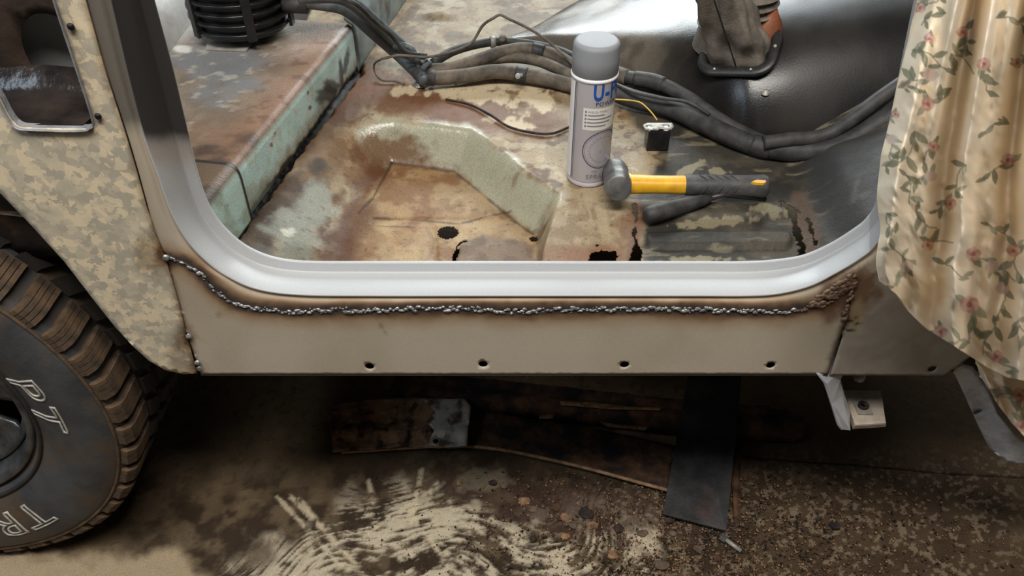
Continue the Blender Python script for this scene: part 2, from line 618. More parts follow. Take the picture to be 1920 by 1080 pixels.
def build_ground():
    nx, ny = 760, 330
    x = np.linspace(-1.15, 1.25, nx)
    y = np.linspace(-0.26, 0.62, ny)
    X, Y = np.meshgrid(x, y, indexing='ij')
    X = X.ravel()
    Y = Y.ravel()
    Z = np.zeros_like(X)
    P = np.stack([X, Y, Z], 1)
    u, v = proj(P)
    c = np.tile(lin((112, 95, 73)), (len(X), 1))
    n1 = fbm(X, Y, 9, 5, 3)
    n2 = fbm(X, Y, 55, 4, 5)
    c *= (0.75 + 0.5 * n1)[:, None]
    c *= (0.8 + 0.4 * n2)[:, None]
    # dark speckle on the clean concrete
    sp = sstep(0.62, 0.70, fbm(X, Y, 85, 3, 9))
    c = mix(c, (62, 50, 38), sp * 0.4)
    # brown dirt drift under and before the sill
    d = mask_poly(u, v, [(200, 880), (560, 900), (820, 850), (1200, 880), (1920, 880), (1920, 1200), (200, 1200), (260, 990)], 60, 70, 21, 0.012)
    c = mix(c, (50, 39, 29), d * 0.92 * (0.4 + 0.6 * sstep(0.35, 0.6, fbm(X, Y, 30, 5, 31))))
    dr = sstep(1330, 1460, u + 80 * (n1 - .5)) 
    c = mix(c, (72, 56, 41), dr * .72)
    # clean pale strip by the tyre
    pale = mask_poly(u, v, [(-200, 1030), (120, 1045), (330, 1030), (420, 1120), (-200, 1200)], 18, 22, 8, 0.03)
    c = mix(c, (176, 156, 126), pale * 0.85)
    # swept white powder
    sw = np.zeros_like(X)
    region = mask_poly(u, v, [(420, 1075), (560, 1010), (680, 925), (800, 905), (900, 950), (960, 975), (1060, 935), (1150, 940), (1230, 970), (1245, 1200), (300, 1200)], 30, 40, 41, 0.02)
    ang = 2.2 + fbm(X, Y, 4, 2, 77) * 2.2
    a = X * np.cos(ang) + Y * np.sin(ang)
    b = -X * np.sin(ang) + Y * np.cos(ang)
    st = fbm(a * 0.22, b, 130, 4, 52, 0.6)
    lump = fbm(X, Y, 24, 5, 53, 0.6)
    sw = region * sstep(0.45, 0.60, 0.5 * st + 0.5 * lump + 0.015)
    c = mix(c, (200, 186, 160), sw * 0.92)
    # brush arcs
    cx, cy = atZ(640, 1010)[0:2]
    arcs = [((520, 930), (640, 1060)), ((545, 930), (690, 1080)), ((790, 880), (770, 980)), ((830, 905), (700, 990)), ((770, 960), (820, 1030)), ((820, 905), (765, 965)), ((560, 935), (625, 1010)), ((690, 900), (700, 940))]
    for q, (p0, p1) in enumerate(arcs):
        dd = dist_poly(u, v, [p0, p1], False)
        c = mix(c, (206, 190, 160), sstep(7, 2, dd + 6 * (fbm(u, v, 0.15, 3, q) - 0.5)) * 0.75 * sstep(0.3, 0.55, fbm(u, v, 0.08, 3, q + 60)))
    # rubbish heap: rust crumbs lying darker
    heap = blob(u, v, 1080, 955, 210, 45, 8, 0.8, 61, 0.03)
    c = mix(c, (66, 48, 40), heap * 0.85)
    pale2 = blob(u, v, 905, 900, 45, 22, 0, 0.9, 66, 0.05)
    c = mix(c, (150, 138, 116), pale2 * 0.45)
    peb = sstep(0.60, 0.66, fbm(X, Y, 120, 2, 71)) * mask_poly(u, v, [(1150, 900), (1920, 860), (1920, 1200), (1150, 1200)], 60, 50, 15, 0.02)
    c = mix(c, (150, 132, 108), peb * 0.5)
    # crack in the concrete
    cr = dist_poly(u, v, [(1380, 852), (1480, 862), (1600, 868), (1760, 884), (1920, 893), (2050, 904)], False)
    crm = sstep(2.2, 0.6, cr + 1.5 * (fbm(u, v, .1, 3, 5) - .5))
    c = mix(c, (26, 20, 16), crm)
    P[:, 2] = 0.004 * (n1 - 0.5) + 0.0035 * (n2 - .5) + 0.004 * sw + 0.006 * heap * n2 - 0.004 * crm
    P[:, 2] -= P[:, 2].max() * 0.4
    # feather to the plain slab
    e = np.minimum(np.minimum(X + 1.15, 1.25 - X), np.minimum(Y + 0.26, 0.62 - Y))
    P[:, 2] *= sstep(0, 0.03, e)
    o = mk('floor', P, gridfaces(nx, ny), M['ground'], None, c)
    tag(o, 'dusty concrete garage floor with swept white powder and rust dirt', 'floor', kind='structure')
    # slab that carries on beyond
    V = []
    Fs = []
    xs = [-6, -1.15, 1.25, 6]
    ys = [-5, -0.26, 0.62, 6]
    for xx in xs:
        for yy in ys:
            V.append((xx, yy, 0))
    for i in range(3):
        for j in range(3):
            if i == 1 and j == 1:
                continue
            Fs.append((i * 4 + j, i * 4 + 4 + j, i * 4 + 5 + j, i * 4 + 1 + j))
    s = mk('floor', V, Fs, pmat('bare_concrete', (100, 86, 68), (126, 109, 86), 9, 0.9, 0, 0.4, 150, c3=(80, 66, 50), scale3=90), o, smooth=False)


build_ground()

# ------------------------------------------------------------------ the vehicle
CAR = empty('off_road_vehicle', (0, 0, 0), 'stripped off-road vehicle body with welded grey door sill and rusty floor', 'vehicle')

ST = [  # weld / seam line, outer edge of the rebate, inner lip  (as seen)
    ((135, -120), (177, -120), (255, -120)),
    ((164, 0), (205, 0), (287, 0)),
    ((203, 140), (240, 150), (322, 130)),
    ((238, 248), (270, 262), (346, 230)),
    ((258, 315), (294, 328), (364, 305)),
    ((279, 392), (320, 400), (382, 365)),
    ((297, 455), (350, 452), (402, 405)),
    ((326, 486), (385, 490), (430, 438)),
    ((376, 512), (425, 519), (465, 465)),
    ((436, 566), (480, 543), (512, 484)),
    ((555, 585), (560, 554), (575, 492)),
    ((700, 583), (700, 556), (700, 493)),
    ((900, 580), (900, 556), (900, 493)),
    ((1100, 581), (1100, 556), (1100, 493)),
    ((1300, 582), (1300, 556), (1300, 493)),
    ((1400, 584), (1400, 556), (1400, 493)),
    ((1470, 582), (1460, 552), (1460, 489)),
    ((1535, 572), (1520, 537), (1510, 480)),
    ((1590, 545), (1570, 512), (1560, 458)),
    ((1630, 515), (1610, 488), (1600, 433)),
    ((1665, 490), (1640, 463), (1626, 412)),
    ((1705, 430), (1672, 410), (1645, 378)),
    ((1735, 300), (1690, 300), (1658, 300)),
    ((1780, 100), (1735, 100), (1696, 100)),
    ((1820, -120), (1775, -120), (1742, -120)),
]
STA = np.array(ST, float).reshape(len(ST), 6)
NS = 420
SP = catmull(STA, NS)
WELD_PX = np.array([(312, 484), (345, 492), (375, 512), (400, 541), (436, 566), (470, 578), (555, 585), (620, 581), (700, 583), (800, 579), (900, 580), (960, 584), (1010, 582), (1100, 580), (1200, 580), (1300, 581), (1400, 584), (1470, 584), (1535, 574), (1565, 558), (1600, 530)], float)
WELD = catmull(WELD_PX, 260)


def heat_tint(u, v, base, seed=0, above=False):
    """brown and blue heat colours beside a weld line (discoloured steel)"""
    d = dist_poly(u, v, WELD_PX, False)
    nz = fbm(u, v, 0.02, 4, 90 + seed)
    nz2 = fbm(u, v, 0.09, 3, 95 + seed)
    wd = 12 + 26 * nz
    c = mix(base, (152, 118, 82), sstep(wd + 18, wd * 0.35, d) * 0.8)
    c = mix(c, (98, 68, 44), sstep(wd * 0.95, wd * 0.3, d) * 0.75 * (0.5 + nz2))
    c = mix(c, (44, 46, 52), sstep(12 + 7 * nz2, 3, d) * 0.85)
    # scorched right end
    e = blob(u, v, 1585, 555, 55, 40, -35, 0.6, 4, 0.04)
    c = mix(c, (92, 62, 44), e * 0.8)
    return c


def build_doorframe():
    W = SP[:, 0:2]
    O = SP[:, 2:4]
    I = SP[:, 4:6]
    cols = []
    rows = []
    # flange on the outer skin from seam to rebate edge
    ks = np.linspace(0, 1, 9)
    for k in ks:
        q = W * (1 - k) + O * k
        rows.append(atY(q[:, 0], q[:, 1], 0.005 * float(sstep(.55, 1.0, k))))
    # rounded edge and ledge, ending under the lip
    LP = I * 0.73 + O * 0.27
    Pl = atY(LP[:, 0], LP[:, 1], 0.046)
    Po = atY(O[:, 0], O[:, 1], 0.0)
    Pi = atY(I[:, 0], I[:, 1], 0.050)
    rows.append(Po + np.array([0, .0012, 0]))
    for k, dz in ((0.05, .4), (0.12, .75), (0.22, 1.0), (0.36, 1.0), (0.5, .9), (0.65, .7), (0.8, .45), (0.92, .15), (1.0, 0)):
        q = Po * (1 - k) + Pl * k
        # crown the ledge a little towards the camera normal so that its front edge rolls over
        q = q + (Pi - Pl) * 0.16 * dz
        rows.append(q)
    for k in (0.08, 0.2, 0.6, 0.9, 1.0):
        rows.append(Pl * (1 - k) + Pi * k)
    e = Pi - Pl
    rows.append(Pi + np.array([0, .004, 0]))
    rows.append(Pi + np.array([0, .006, 0]) - e * 0.3)
    tg = np.gradient(Pi, axis=0)
    away = np.stack([tg[:, 2], np.zeros(NS), -tg[:, 0]], 1)
    away /= np.linalg.norm(away, axis=1)[:, None] + 1e-9
    rows.append(Pi + np.array([0, .012, 0]) + away * 0.05)
    R = np.array(rows)  # (rows, NS, 3)
    nr = len(rows)
    V = R.transpose(1, 0, 2).reshape(-1, 3)
    u, v = proj(V)
    base = np.tile(lin((184, 186, 188)), (len(V), 1))
    rowi = np.tile(np.arange(nr), NS)
    sti = np.repeat(np.arange(NS), nr)
    fl = rowi <= 8
    base[fl] = lin((182, 170, 152))
    c = base.copy()
    tint = heat_tint(u, v, base, 1)
    c[fl] = tint[fl]
    # unpainted black upper pillar
    vb = v + 14 * (fbm(u, v, .05, 3, 2) - .5)
    up = sstep(285, 245, vb) * (u < 700)
    up = np.where(rowi >= 10, up, up * 0.0)
    c = mix(c, (34, 28, 25), up * 0.96)
    scor = sstep(340, 270, vb) * (u < 700) * (rowi >= 10)
    c = mix(c, (150, 126, 108), scor * (1 - up) * .6)
    fu = sstep(262, 215, vb) * (u < 700) * (rowi < 10)
    c = mix(c, (96, 92, 86), fu * 0.9)
    pin = (u > 1630) & (rowi >= 10)
    c = mix(c, (120, 118, 116), pin * 0.4)
    rgh = np.where(rowi >= 10, 0.38, 0.55)
    rgh = rgh * (1 - up) + 0.75 * up
    cc = np.concatenate([c, rgh[:, None]], 1)
    o = mk('door_frame', V, gridfaces(NS, nr), M['paint'], CAR, cc, label='grey primed door rebate with a black upper pillar')
    return o


build_doorframe()


def panel_px(name, outline, holes, spacing, Y, mat, colfn, solid=0.0016, bow=None, label=None):
    """flat sheet on the plane y = Y cut to an outline, with holes"""
    o2 = atY(np.array(outline, float)[:, 0], np.array(outline, float)[:, 1], Y)[:, [0, 2]]
    h2 = []
    for h in holes:
        if len(h) == 4 and not hasattr(h[0], '__len__'):
            cx, cy, r, n = h
            c = atY(cx, cy, Y)
            h2.append([(c[0] + r * math.cos(t * 2 * math.pi / n), c[2] + r * math.sin(t * 2 * math.pi / n)) for t in range(n)])
        else:
            a = np.array(h, float)
            h2.append([tuple(q) for q in atY(a[:, 0], a[:, 1], Y)[:, [0, 2]]])
    P, T = plate_cdt([tuple(p) for p in o2], h2, spacing)
    V = np.stack([P[:, 0], np.full(len(P), Y), P[:, 1]], 1)
    u, v = proj(V)
    c = colfn(u, v, V)
    if bow is not None:
        V = bow(V, u, v)
    n = np.cross(V[T[:, 1]] - V[T[:, 0]], V[T[:, 2]] - V[T[:, 0]])
    flip = n[:, 1] > 0
    T[flip] = T[flip][:, ::-1]
    return mk(name, V, T, mat, CAR, c, smooth=True, solid=solid, label=label)


def col_sill(u, v, V):
    base = np.tile(lin((190, 179, 160)), (len(u), 1))
    big = fbm(u, v, 0.006, 3, 12)
    base = mix(base, (150, 132, 110), sstep(0.4, 0.75, big) * 0.35)
    base = mix(base, (150, 128, 104), sstep(660, 560, v) * 0.35)
    c = heat_tint(u, v, base, 2)
    for (x, y, r) in ((411, 589, 8), (357, 616, 7), (362, 630, 9)):
        c = mix(c, (140, 118, 100), blob(u, v, x, y, r, r, 0, .6, x) * .6)
    # seam grime at both ends
    dl = dist_poly(u, v, [(312, 484), (350, 625), (377, 702)], False)
    c = mix(c, (92, 70, 52), sstep(7, 1, dl) * 0.7)
    dr = dist_poly(u, v, [(1600, 530), (1582, 610), (1552, 702)], False)
    c = mix(c, (72, 56, 46), sstep(12, 1, dr + 8 * (fbm(u, v, .06, 3, 6) - .5)) * 0.8)
    sc = sstep(2.0, 0.4, dist_poly(u, v, [(705, 592), (723, 626)], False))
    c = mix(c, (110, 96, 84), sc * .6)
    return np.concatenate([c, np.full((len(u), 1), 0.5)], 1)


wl = [tuple(p) for p in WELD[::3]]
wl[-1] = (1600, 530)
panel_px('sill_panel', wl + [(1584, 606), (1575, 632), (1553, 702), (377, 702), (350, 625), (330, 553)],
         [(693, 687, 0.0062, 20), (906, 683, 0.0062, 20), (1171, 684, 0.0062, 20), (1445, 685, 0.0062, 20)], 0.0045, -0.0012, M['panel'], col_sill, label='new bare steel sill strip with four round holes')
# turned-under lower edge of the sill
V = []
for (px, yy) in ((377, 0), (1552, 0)):
    p = atY(px, 702, 0)
    for (y, dz) in ((-0.0012, 0), (0.002, -.0016), (0.03, -0.002), (0.034, 0.004)):
        V.append((p[0], y, p[2] + dz))
mk('sill_return', V, [(i, i + 4, i + 5, i + 1) for i in range(3)], M['underbody'], CAR, solid=0.001)


def col_front(u, v, V):
    base = np.tile(lin((164, 156, 144)), (len(u), 1))
    base = mix(base, (138, 130, 120), sstep(0.45, 0.65, fbm(u, v, 0.03, 4, 3)) * 0.35)
    e = blob(u, v, 1610, 555, 34, 60, 20, 0.7, 8, 0.04)
    c = mix(base, (110, 76, 50), e * 0.85)
    e = blob(u, v, 1600, 590, 16, 30, 15, 0.6, 18, 0.06)
    c = mix(c, (172, 156, 122), e * 0.6)
    j = sstep(9, 1, dist_poly(u, v, [(1600, 530), (1582, 610), (1576, 625)], False) + 9 * (fbm(u, v, .12, 3, 16) - .5))
    c = mix(c, (54, 40, 32), j * .9)
    for pts in ([(1578, 622), (1588, 619), (1600, 620)], [(1585, 598), (1597, 600), (1605, 597)], [(1603, 604), (1609, 606)]):
        c = mix(c, (20, 16, 14), sstep(4, 1.5, dist_poly(u, v, pts, False) + 3 * (fbm(u, v, .2, 2, 7) - .5)))
    return np.concatenate([c, np.full((len(u), 1), 0.42)], 1)


panel_px('front_sill_panel', [(1556, 704), (1580, 632), (1576, 622), (1584, 617), (1580, 606), (1590, 600), (1588, 590), (1604, 528), (1630, 515), (1665, 490), (1705, 430), (1800, 420), (1900, 560), (1830, 660), (1800, 684), (1768, 704)],
         [(1748, 692, 0.0058, 18)], 0.0045, 0.0, M['panel'], col_front,
         bow=lambda V, u, v: V + np.stack([np.zeros(len(u)), 0.0012 * (fbm(u, v, .08, 3, 5) - .5), np.zeros(len(u))], 1), label='old painted front sill end with a jagged seam')


def col_quarter(u, v, V):
    c = np.ones((len(u), 3))
    seam = [(164, 0), (203, 140), (238, 248), (258, 315), (279, 392), (297, 455), (312, 484), (350, 625), (373, 700)]
    d = dist_poly(u, v, seam, False)

    def mul(c, col, m):
        return c * (1 - m[:, None]) + c * np.array(col)[None, :] * m[:, None]
    c = mul(c, (0.55, .42, .30), sstep(10, 2, d) * 0.6)
    for (x, y, rx, ry, k) in ((305, 476, 14, 24, .95), (292, 468, 34, 50, .55), (352, 632, 9, 16, .9), (344, 628, 20, 28, .6), (364, 690, 12, 20, .85), (345, 660, 26, 45, .4)):
        c = mul(c, (.34, .22, .12), blob(u, v, x, y, rx, ry, 12, .4, int(x), .05) * k)
    c = mul(c, (.62, .58, .52), sstep(230, 40, v) * sstep(60, 140, u) * .35 * sstep(.4, .6, fbm(u, v, .03, 3, 5)))
    return np.concatenate([c, np.ones((len(u), 1))], 1)


HOLE = catmull([(60, -150), (104, 0), (150, 140), (176, 224), (172, 238), (150, 243), (60, 241), (32, 236), (14, 214), (-4, 180), (-60, 90), (-140, -150)], 80)
panel_px('rear_quarter_panel', [(-260, 90), (-120, 235), (0, 362), (60, 424), (120, 490), (180, 568), (215, 612), (250, 650), (280, 677), (310, 694), (345, 702), (369, 700), (350, 632), (330, 553), (307, 478), (291, 440), (274, 390), (253, 315), (233, 248), (198, 140), (159, 0), (119, -150), (-260, -150)],
         [[tuple(p) for p in HOLE]], 0.006, -0.004, M['galv'], col_quarter, solid=0.003, label='mottled beige galvanised quarter panel with heat marks')

# recessed opening of the quarter panel
hp = atY(HOLE[:, 0], HOLE[:, 1], -0.003)
cen = hp.mean(0)
rows = []
for (y, s) in ((-0.0065, 1.003), (-0.0085, 0.998), (-0.0065, 0.993), (-0.001, 0.99), (0.004, 0.989), (0.007, 0.989)):
    q = cen + (hp - cen) * s
    q[:, 1] = y
    rows.append(q)
R = np.array(rows)
qp = bpy.data.objects['rear_quarter_panel']
mk('opening_lip', R.transpose(1, 0, 2).reshape(-1, 3), gridfaces(len(hp), len(rows)), M['recess_wet'], qp, label='shiny wet grey sealer on the opening edge')
# shelf and inner panel with its round hole
XR = atY(222, 200, .085)[0]
sh = atY(np.array([30, 172]), np.array([236, 236]), 0.005)
V = []
nn = 24
for k in range(nn):
    t = k / (nn - 1)
    xx = -0.95 + t * (XR + 0.95)
    for (y, z) in ((0.004, sh[0][2] + 0.002), (0.03, sh[0][2] - 0.001), (0.062, sh[0][2] + 0.004), (0.074, sh[0][2] + 0.012), (0.084, sh[0][2] + 0.03)):
        V.append((xx, y, z + 0.002 * math.sin(t * 31) * (y > .04)))
mk('recess_shelf', V, gridfaces(nn, 5), pmat('dark_shiny_sealer', (24, 22, 22), (56, 48, 44), 18, 0.2, 0, 0.6, 70), qp)
hc = atY(108, 100, 0.085)
a = np.linspace(0, 2 * math.pi, 40, endpoint=False)
P2, T2 = plate_cdt([(-1.1, 0.62), (XR, 0.62), (XR, atY(222, 200, .085)[2]), tuple(atY(172, 0, .085)[[0, 2]]), tuple(atY(135, -150, .085)[[0, 2]]), (-1.1, 1.25)], [[(hc[0] + .036 * math.cos(t), hc[2] + .045 * math.sin(t)) for t in a]], 0.02)
Vp = np.stack([P2[:, 0], np.full(len(P2), .085), P2[:, 1]], 1)
mk('recess_inner_panel', Vp, T2, M['recess_dark'], qp, solid=0.002)
bb = MB()
bb.box((hc[0] - .02, 0.125, hc[2]), (0.15, 0.004, 0.16))
bb.build('recess_back_skin', M['disc'], qp, smooth=False)
for (px, py) in ((133, 50), (155, 168), (184, 218), (70, 165)):
    p = atY(px, py, -0.006 if px in (133, 184) else 0.083)
    m = MB()
    m.lathe([(0.0, 0.002), (0.0032, 0.0015), (0.0038, 0.0)], 12, Matrix.Translation(p) @ Matrix.Rotation(math.pi / 2, 4, 'X'))
    m.build('rivet', M['rust_dark'] if px in (155, 70) else M['galv'], qp)


# ---- weld beads
def build_weld():
    mbs = {'a': MB(), 'b': MB()}
    L = np.hypot(*np.diff(WELD, axis=0).T)
    s = np.concatenate([[0], np.cumsum(L)])
    pos = 0.0
    ico = bmesh.new()
    bmesh.ops.create_icosphere(ico, subdivisions=2, radius=1)
    iv = np.array([v.co for v in ico.verts])
    ico.verts.index_update()
    iF = [[v.index for v in f.verts] for f in ico.faces]
    ico.free()

    def lump(key, px, py, r, el, ang, seed, Y=-0.002):
        p = atY(px, py, Y)
        rs = np.random.RandomState(seed)
        k = iv * (1 + 0.28 * rs.uniform(-1, 1, (len(iv), 1)) * 0.6)
        k = k * np.array([r * el, r * 0.7, r])
        ca, sa = math.cos(ang), math.sin(ang)
        k = np.stack([k[:, 0] * ca - k[:, 2] * sa, k[:, 1], k[:, 0] * sa + k[:, 2] * ca], 1)
        mbs[key].add(k + p, iF)
    i = 0
    while pos < s[-1]:
        px = np.interp(pos, s, WELD[:, 0])
        py = np.interp(pos, s, WELD[:, 1])
        ahead = min(pos + 4, s[-1])
        dx = np.interp(ahead, s, WELD[:, 0]) - px
        dy = np.interp(ahead, s, WELD[:, 1]) - py
        ang = -math.atan2(dy, dx + 1e-6)
        gap = px < 470 and RNG.rand() < 0.25
        if not gap:
            r = RNG.uniform(0.0014, 0.0026)
            el = RNG.uniform(1.0, 2.4)
            lump('b' if px > 1490 else 'a', px, py + RNG.uniform(-4, 4), r, el, ang + RNG.uniform(-.5, .5), i)
            if RNG.rand() < 0.35:
                lump('b' if px > 1490 else 'a', px + RNG.uniform(-4, 4), py + RNG.uniform(-6, 6), r * .6, 1.2, ang, i + 999)
        pos += RNG.uniform(4, 8)
        i += 1
    # built-up rusty weld at the right end
    for k in range(70):
        t = RNG.rand()
        px = 1525 + 75 * t + RNG.uniform(-4, 4)
        py = 572 - 46 * t + RNG.uniform(-13, 9) * (0.4 + t)
        lump('b', px, py, RNG.uniform(.002, .0042), RNG.uniform(1, 2.4), 0.6 + RNG.uniform(-.5, .5), 2000 + k)
    for k in range(18):
        t = RNG.rand()
        lump('b', 1600 - 18 * t + RNG.uniform(-4, 4), 535 + 66 * t, RNG.uniform(.0018, .0034), 1.4, 1.3, 3000 + k)
    for k, (px, py) in enumerate(((354, 630), (370, 680), (374, 691), (311, 483))):
        mbs['t'] = MB()
        lump('t', px, py, .0038, 1.3, 1.2, 4000 + k, -0.0055)
        mbs['t'].build('tack_weld', M['weld'], CAR)
    mbs['a'].build('weld_bead', M['weld'], CAR, label='bright lumpy weld seam')
    mbs['b'].build('weld_bead', M['weldrust'], CAR, label='rusty brown built-up weld')


build_weld()

# ------------------------------------------------------------------ floor pan
BOT = [(735, 302), (850, 318), (905, 362), (1003, 440), (1003, 560), (600, 560), (650, 470), (668, 400), (690, 345)]
RIM = [(560, 300), (600, 252), (650, 226), (740, 222), (885, 240), (930, 268), (990, 320), (1056, 362), (1040, 410), (1020, 470), (1012, 570), (440, 580), (450, 450), (500, 385)]
bot_w = atZ(np.array(BOT, float)[:, 0], np.array(BOT, float)[:, 1], 0.545)[:, :2]
rim_w = atZ(np.array(RIM, float)[:, 0], np.array(RIM, float)[:, 1], FLOORZ)[:, :2]


TKX = np.array([-.02, 0.03, 0.10, 0.18, 0.28, 0.40, 0.60, 1.0])
TKW = np.array([0.0, 0.03, 0.10, 0.18, 0.30, 0.43, 0.44, 0.44])
TKH = np.array([0.0, 0.012, 0.036, 0.062, 0.10, 0.15, 0.19, 0.21])


def smooth_interp(X, kx, ky):
    """Hermite interpolation with monotone slopes"""
    d = np.diff(ky) / np.diff(kx)
    m = np.concatenate([[d[0]], np.where(d[1:] * d[:-1] > 0, 2 * d[1:] * d[:-1] / (d[1:] + d[:-1] + 1e-12), 0), [d[-1]]])
    i = np.clip(np.searchsorted(kx, X) - 1, 0, len(kx) - 2)
    h = kx[i + 1] - kx[i]
    t = np.clip((X - kx[i]) / h, 0, 1)
    return (2 * t ** 3 - 3 * t ** 2 + 1) * ky[i] + (t ** 3 - 2 * t ** 2 + t) * h * m[i] + (-2 * t ** 3 + 3 * t ** 2) * ky[i + 1] + (t ** 3 - t ** 2) * h * m[i + 1]


def tunnel_wh(X):
    X = np.asarray(X, float)
    return smooth_interp(X, TKX, TKW), smooth_interp(X, TKX, TKH)


TYC = 0.82


def tunnel_z(X, Y):
    w, h = tunnel_wh(X)
    t = np.clip(np.abs(Y - TYC) / np.maximum(w, 1e-3), 0, 1.2)
    prof = np.clip(1 - t ** 6.5, -.3, 1)
    return FLOORZ - 0.004 + (h + 0.004) * prof


def floor_h(X, Y, u=None, v=None):
    sr = sd(X, Y, rim_w)
    sb = sd(X, Y, bot_w)
    t = np.clip(sr, 0, None) / (np.clip(sr, 0, None) + np.clip(-sb, 0, None) + 1e-6)
    t = np.where(sb > 0, 1.0, t)
    Z = FLOORZ - 0.062 * sstep(0.02, 0.98, t)
    # toe board rising to the front
    Z = Z + np.clip(X - 0.43, 0, None) * 0.55 * sstep(0.43, 0.5, X)
    return Z


def build_floorpan():
    x = np.concatenate([np.arange(-0.44, -0.30, 0.004), np.arange(-0.30, 0.47, 0.0019), np.arange(0.47, 0.72, 0.004)])
    y = np.concatenate([np.arange(0.058, 0.47, 0.0021), np.arange(0.47, 1.42, 0.005)])
    nx, ny = len(x), len(y)
    X, Y = np.meshgrid(x, y, indexing='ij')
    X = X.ravel()
    Y = Y.ravel()
    # drain hole with a clean edge
    dc = atZ(839, 429, 0.545)
    dist = np.hypot(X - dc[0], Y - dc[1])
    ring = np.abs(dist - 0.0175) < 0.0016
    k = np.where(ring, 0.0175 / np.maximum(dist, 1e-6), 1)
    X = dc[0] + (X - dc[0]) * k
    Y = dc[1] + (Y - dc[1]) * k
    Z = floor_h(X, Y)
    P = np.stack([X, Y, Z], 1)
    u, v = proj(P)
    n1 = fbm(X, Y, 14, 5, 1)
    n2 = fbm(X, Y, 60, 4, 2)
    n3 = fbm(X, Y, 30, 5, 3, .6)
    n4 = fbm(X, Y, 140, 3, 4)
    # --- colours
    c = np.tile(lin((170, 154, 128)), (len(X), 1))          # dirty beige paint
    c = mix(c, (126, 96, 68), sstep(0.50, 0.62, n3) * .75)
    c = mix(c, (196, 184, 160), sstep(0.58, 0.68, fbm(X, Y, 42, 4, 8)) * .6)
    c = mix(c, (86, 58, 40), sstep(0.60, 0.68, fbm(X, Y, 24, 5, 9, .6)) * .75)
    rough = np.full(len(X), 0.62)
    # far floor, grey brown
    far = sstep(150, 60, v)
    c = mix(c, (146, 130, 108), far * .6)
    c = mix(c, (98, 80, 62), far * sstep(.48, .62, fbm(X, Y, 18, 5, 19)) * .8)
    c = mix(c, (176, 166, 146), far * sstep(.6, .7, fbm(X, Y, 30, 4, 29)) * .7)
    # dark rust drift along the box and at the top; left wall corner darkened
    for (cx, cy, rx, ry, rot, col, op, sdn) in (
        (665, 185, 70, 42, -40, (92, 58, 32), .9, 1), (735, 165, 120, 40, 6, (106, 70, 42), .8, 2), (900, 215, 190, 30, 10, (122, 84, 60), .85, 3),
        (820, 195, 110, 30, 4, (122, 82, 58), .7, 33), (1010, 205, 90, 36, 0, (116, 88, 62), .55, 13), (600, 240, 60, 28, -45, (90, 58, 38), .75, 4), (530, 390, 44, 80, 30, (72, 52, 37), .85, 5), (480, 440, 40, 60, 35, (60, 44, 32), .85, 25), (610, 290, 40, 50, 30, (92, 68, 46), .7, 26), (700, 330, 40, 60, 25, (98, 60, 34), .85, 6),
        (660, 440, 46, 80, 18, (96, 58, 30), .9, 7), (740, 296, 90, 22, 8, (104, 66, 40), .8, 8), (640, 300, 60, 40, -30, (150, 118, 84), .5, 10),
        (860, 318, 60, 14, 10, (110, 70, 46), .7, 11), (780, 390, 60, 80, 10, (184, 146, 104), .6, 12)):
        c = mix(c, col, blob(u, v, cx, cy, rx, ry, rot, .7, sdn, .03) * op)
    # pale flaking paint patches
    for (cx, cy, rx, ry, rot, sdn) in ((905, 180, 80, 12, 4, 1), (760, 172, 26, 10, 0, 2), (1010, 190, 50, 22, 0, 4), (950, 230, 30, 10, 10, 7), (860, 165, 60, 12, -3, 9), (960, 160, 60, 10, 2, 19)):
        c = mix(c, (214, 198, 170), blob(u, v, cx, cy, rx, ry, rot, 1.1, sdn + 40, .05, .18) * .9)
    # grey-green original paint on the well walls
    well = np.maximum(mask_poly(u, v, [(655, 236), (740, 226), (888, 242), (990, 322), (1054, 364), (1006, 434), (900, 362), (850, 318), (735, 305), (690, 300)], 12, 14, 51, .03), 0)
    c = mix(c, (176, 176, 158), well * .92 * (1 - .7 * sstep(.6, .72, n3)))
    rough = rough * (1 - well) + 0.16 * well
    cnr = blob(u, v, 735, 290, 60, 34, 0, .8, 44, .05)
    c = mix(c, (110, 72, 44), cnr * .8)
    # pale blue worn patch on the left wall
    for (cx, cy, rx, ry, rot, sdn) in ((578, 398, 40, 62, 40, 3), (548, 430, 44, 40, 30, 4), (600, 370, 26, 36, 0, 6)):
        m_ = blob(u, v, cx, cy, rx, ry, rot, 1.0, sdn + 70, .035, .3)
        c = mix(c, (164, 170, 164), m_ * .7)
    c = mix(c, (222, 226, 220), blob(u, v, 545, 435, 14, 8, 0, .9, 5, .1, .2))
    c = mix(c, (120, 126, 116), blob(u, v, 545, 478, 40, 22, 0, .6, 15, .04) * .7)
    dk = blob(u, v, 596, 312, 16, 16, 0, .5, 16, .05)
    c = mix(c, (62, 54, 46), dk * .85)
    # well bottom
    wb = mask_poly(u, v, [(735, 312), (850, 322), (905, 368), (1000, 440), (1000, 560), (640, 560), (668, 400)], 10, 10, 81, .05)
    c = mix(c, (176, 146, 110), wb * .55)
    c = mix(c, (128, 88, 56), wb * sstep(.5, .66, fbm(X, Y, 20, 5, 91)) * .7)
    c = mix(c, (196, 170, 132), wb * sstep(.56, .7, fbm(X, Y, 26, 5, 92)) * .6)
    lft = mask_poly(u, v, [(668, 395), (700, 380), (650, 520), (590, 560), (600, 480)], 22, 18, 93, .03)
    c = mix(c, (92, 56, 30), lft * .75)
    pat = mask_poly(u, v, [(868, 452), (905, 442), (985, 450), (1003, 470), (1000, 560), (845, 560), (850, 492), (860, 470)], 6, 8, 94, .05)
    c = mix(c, (124, 108, 96), pat * .75)
    c = mix(c, (92, 76, 66), pat * sstep(.5, .65, fbm(X, Y, 40, 4, 95)) * .5)
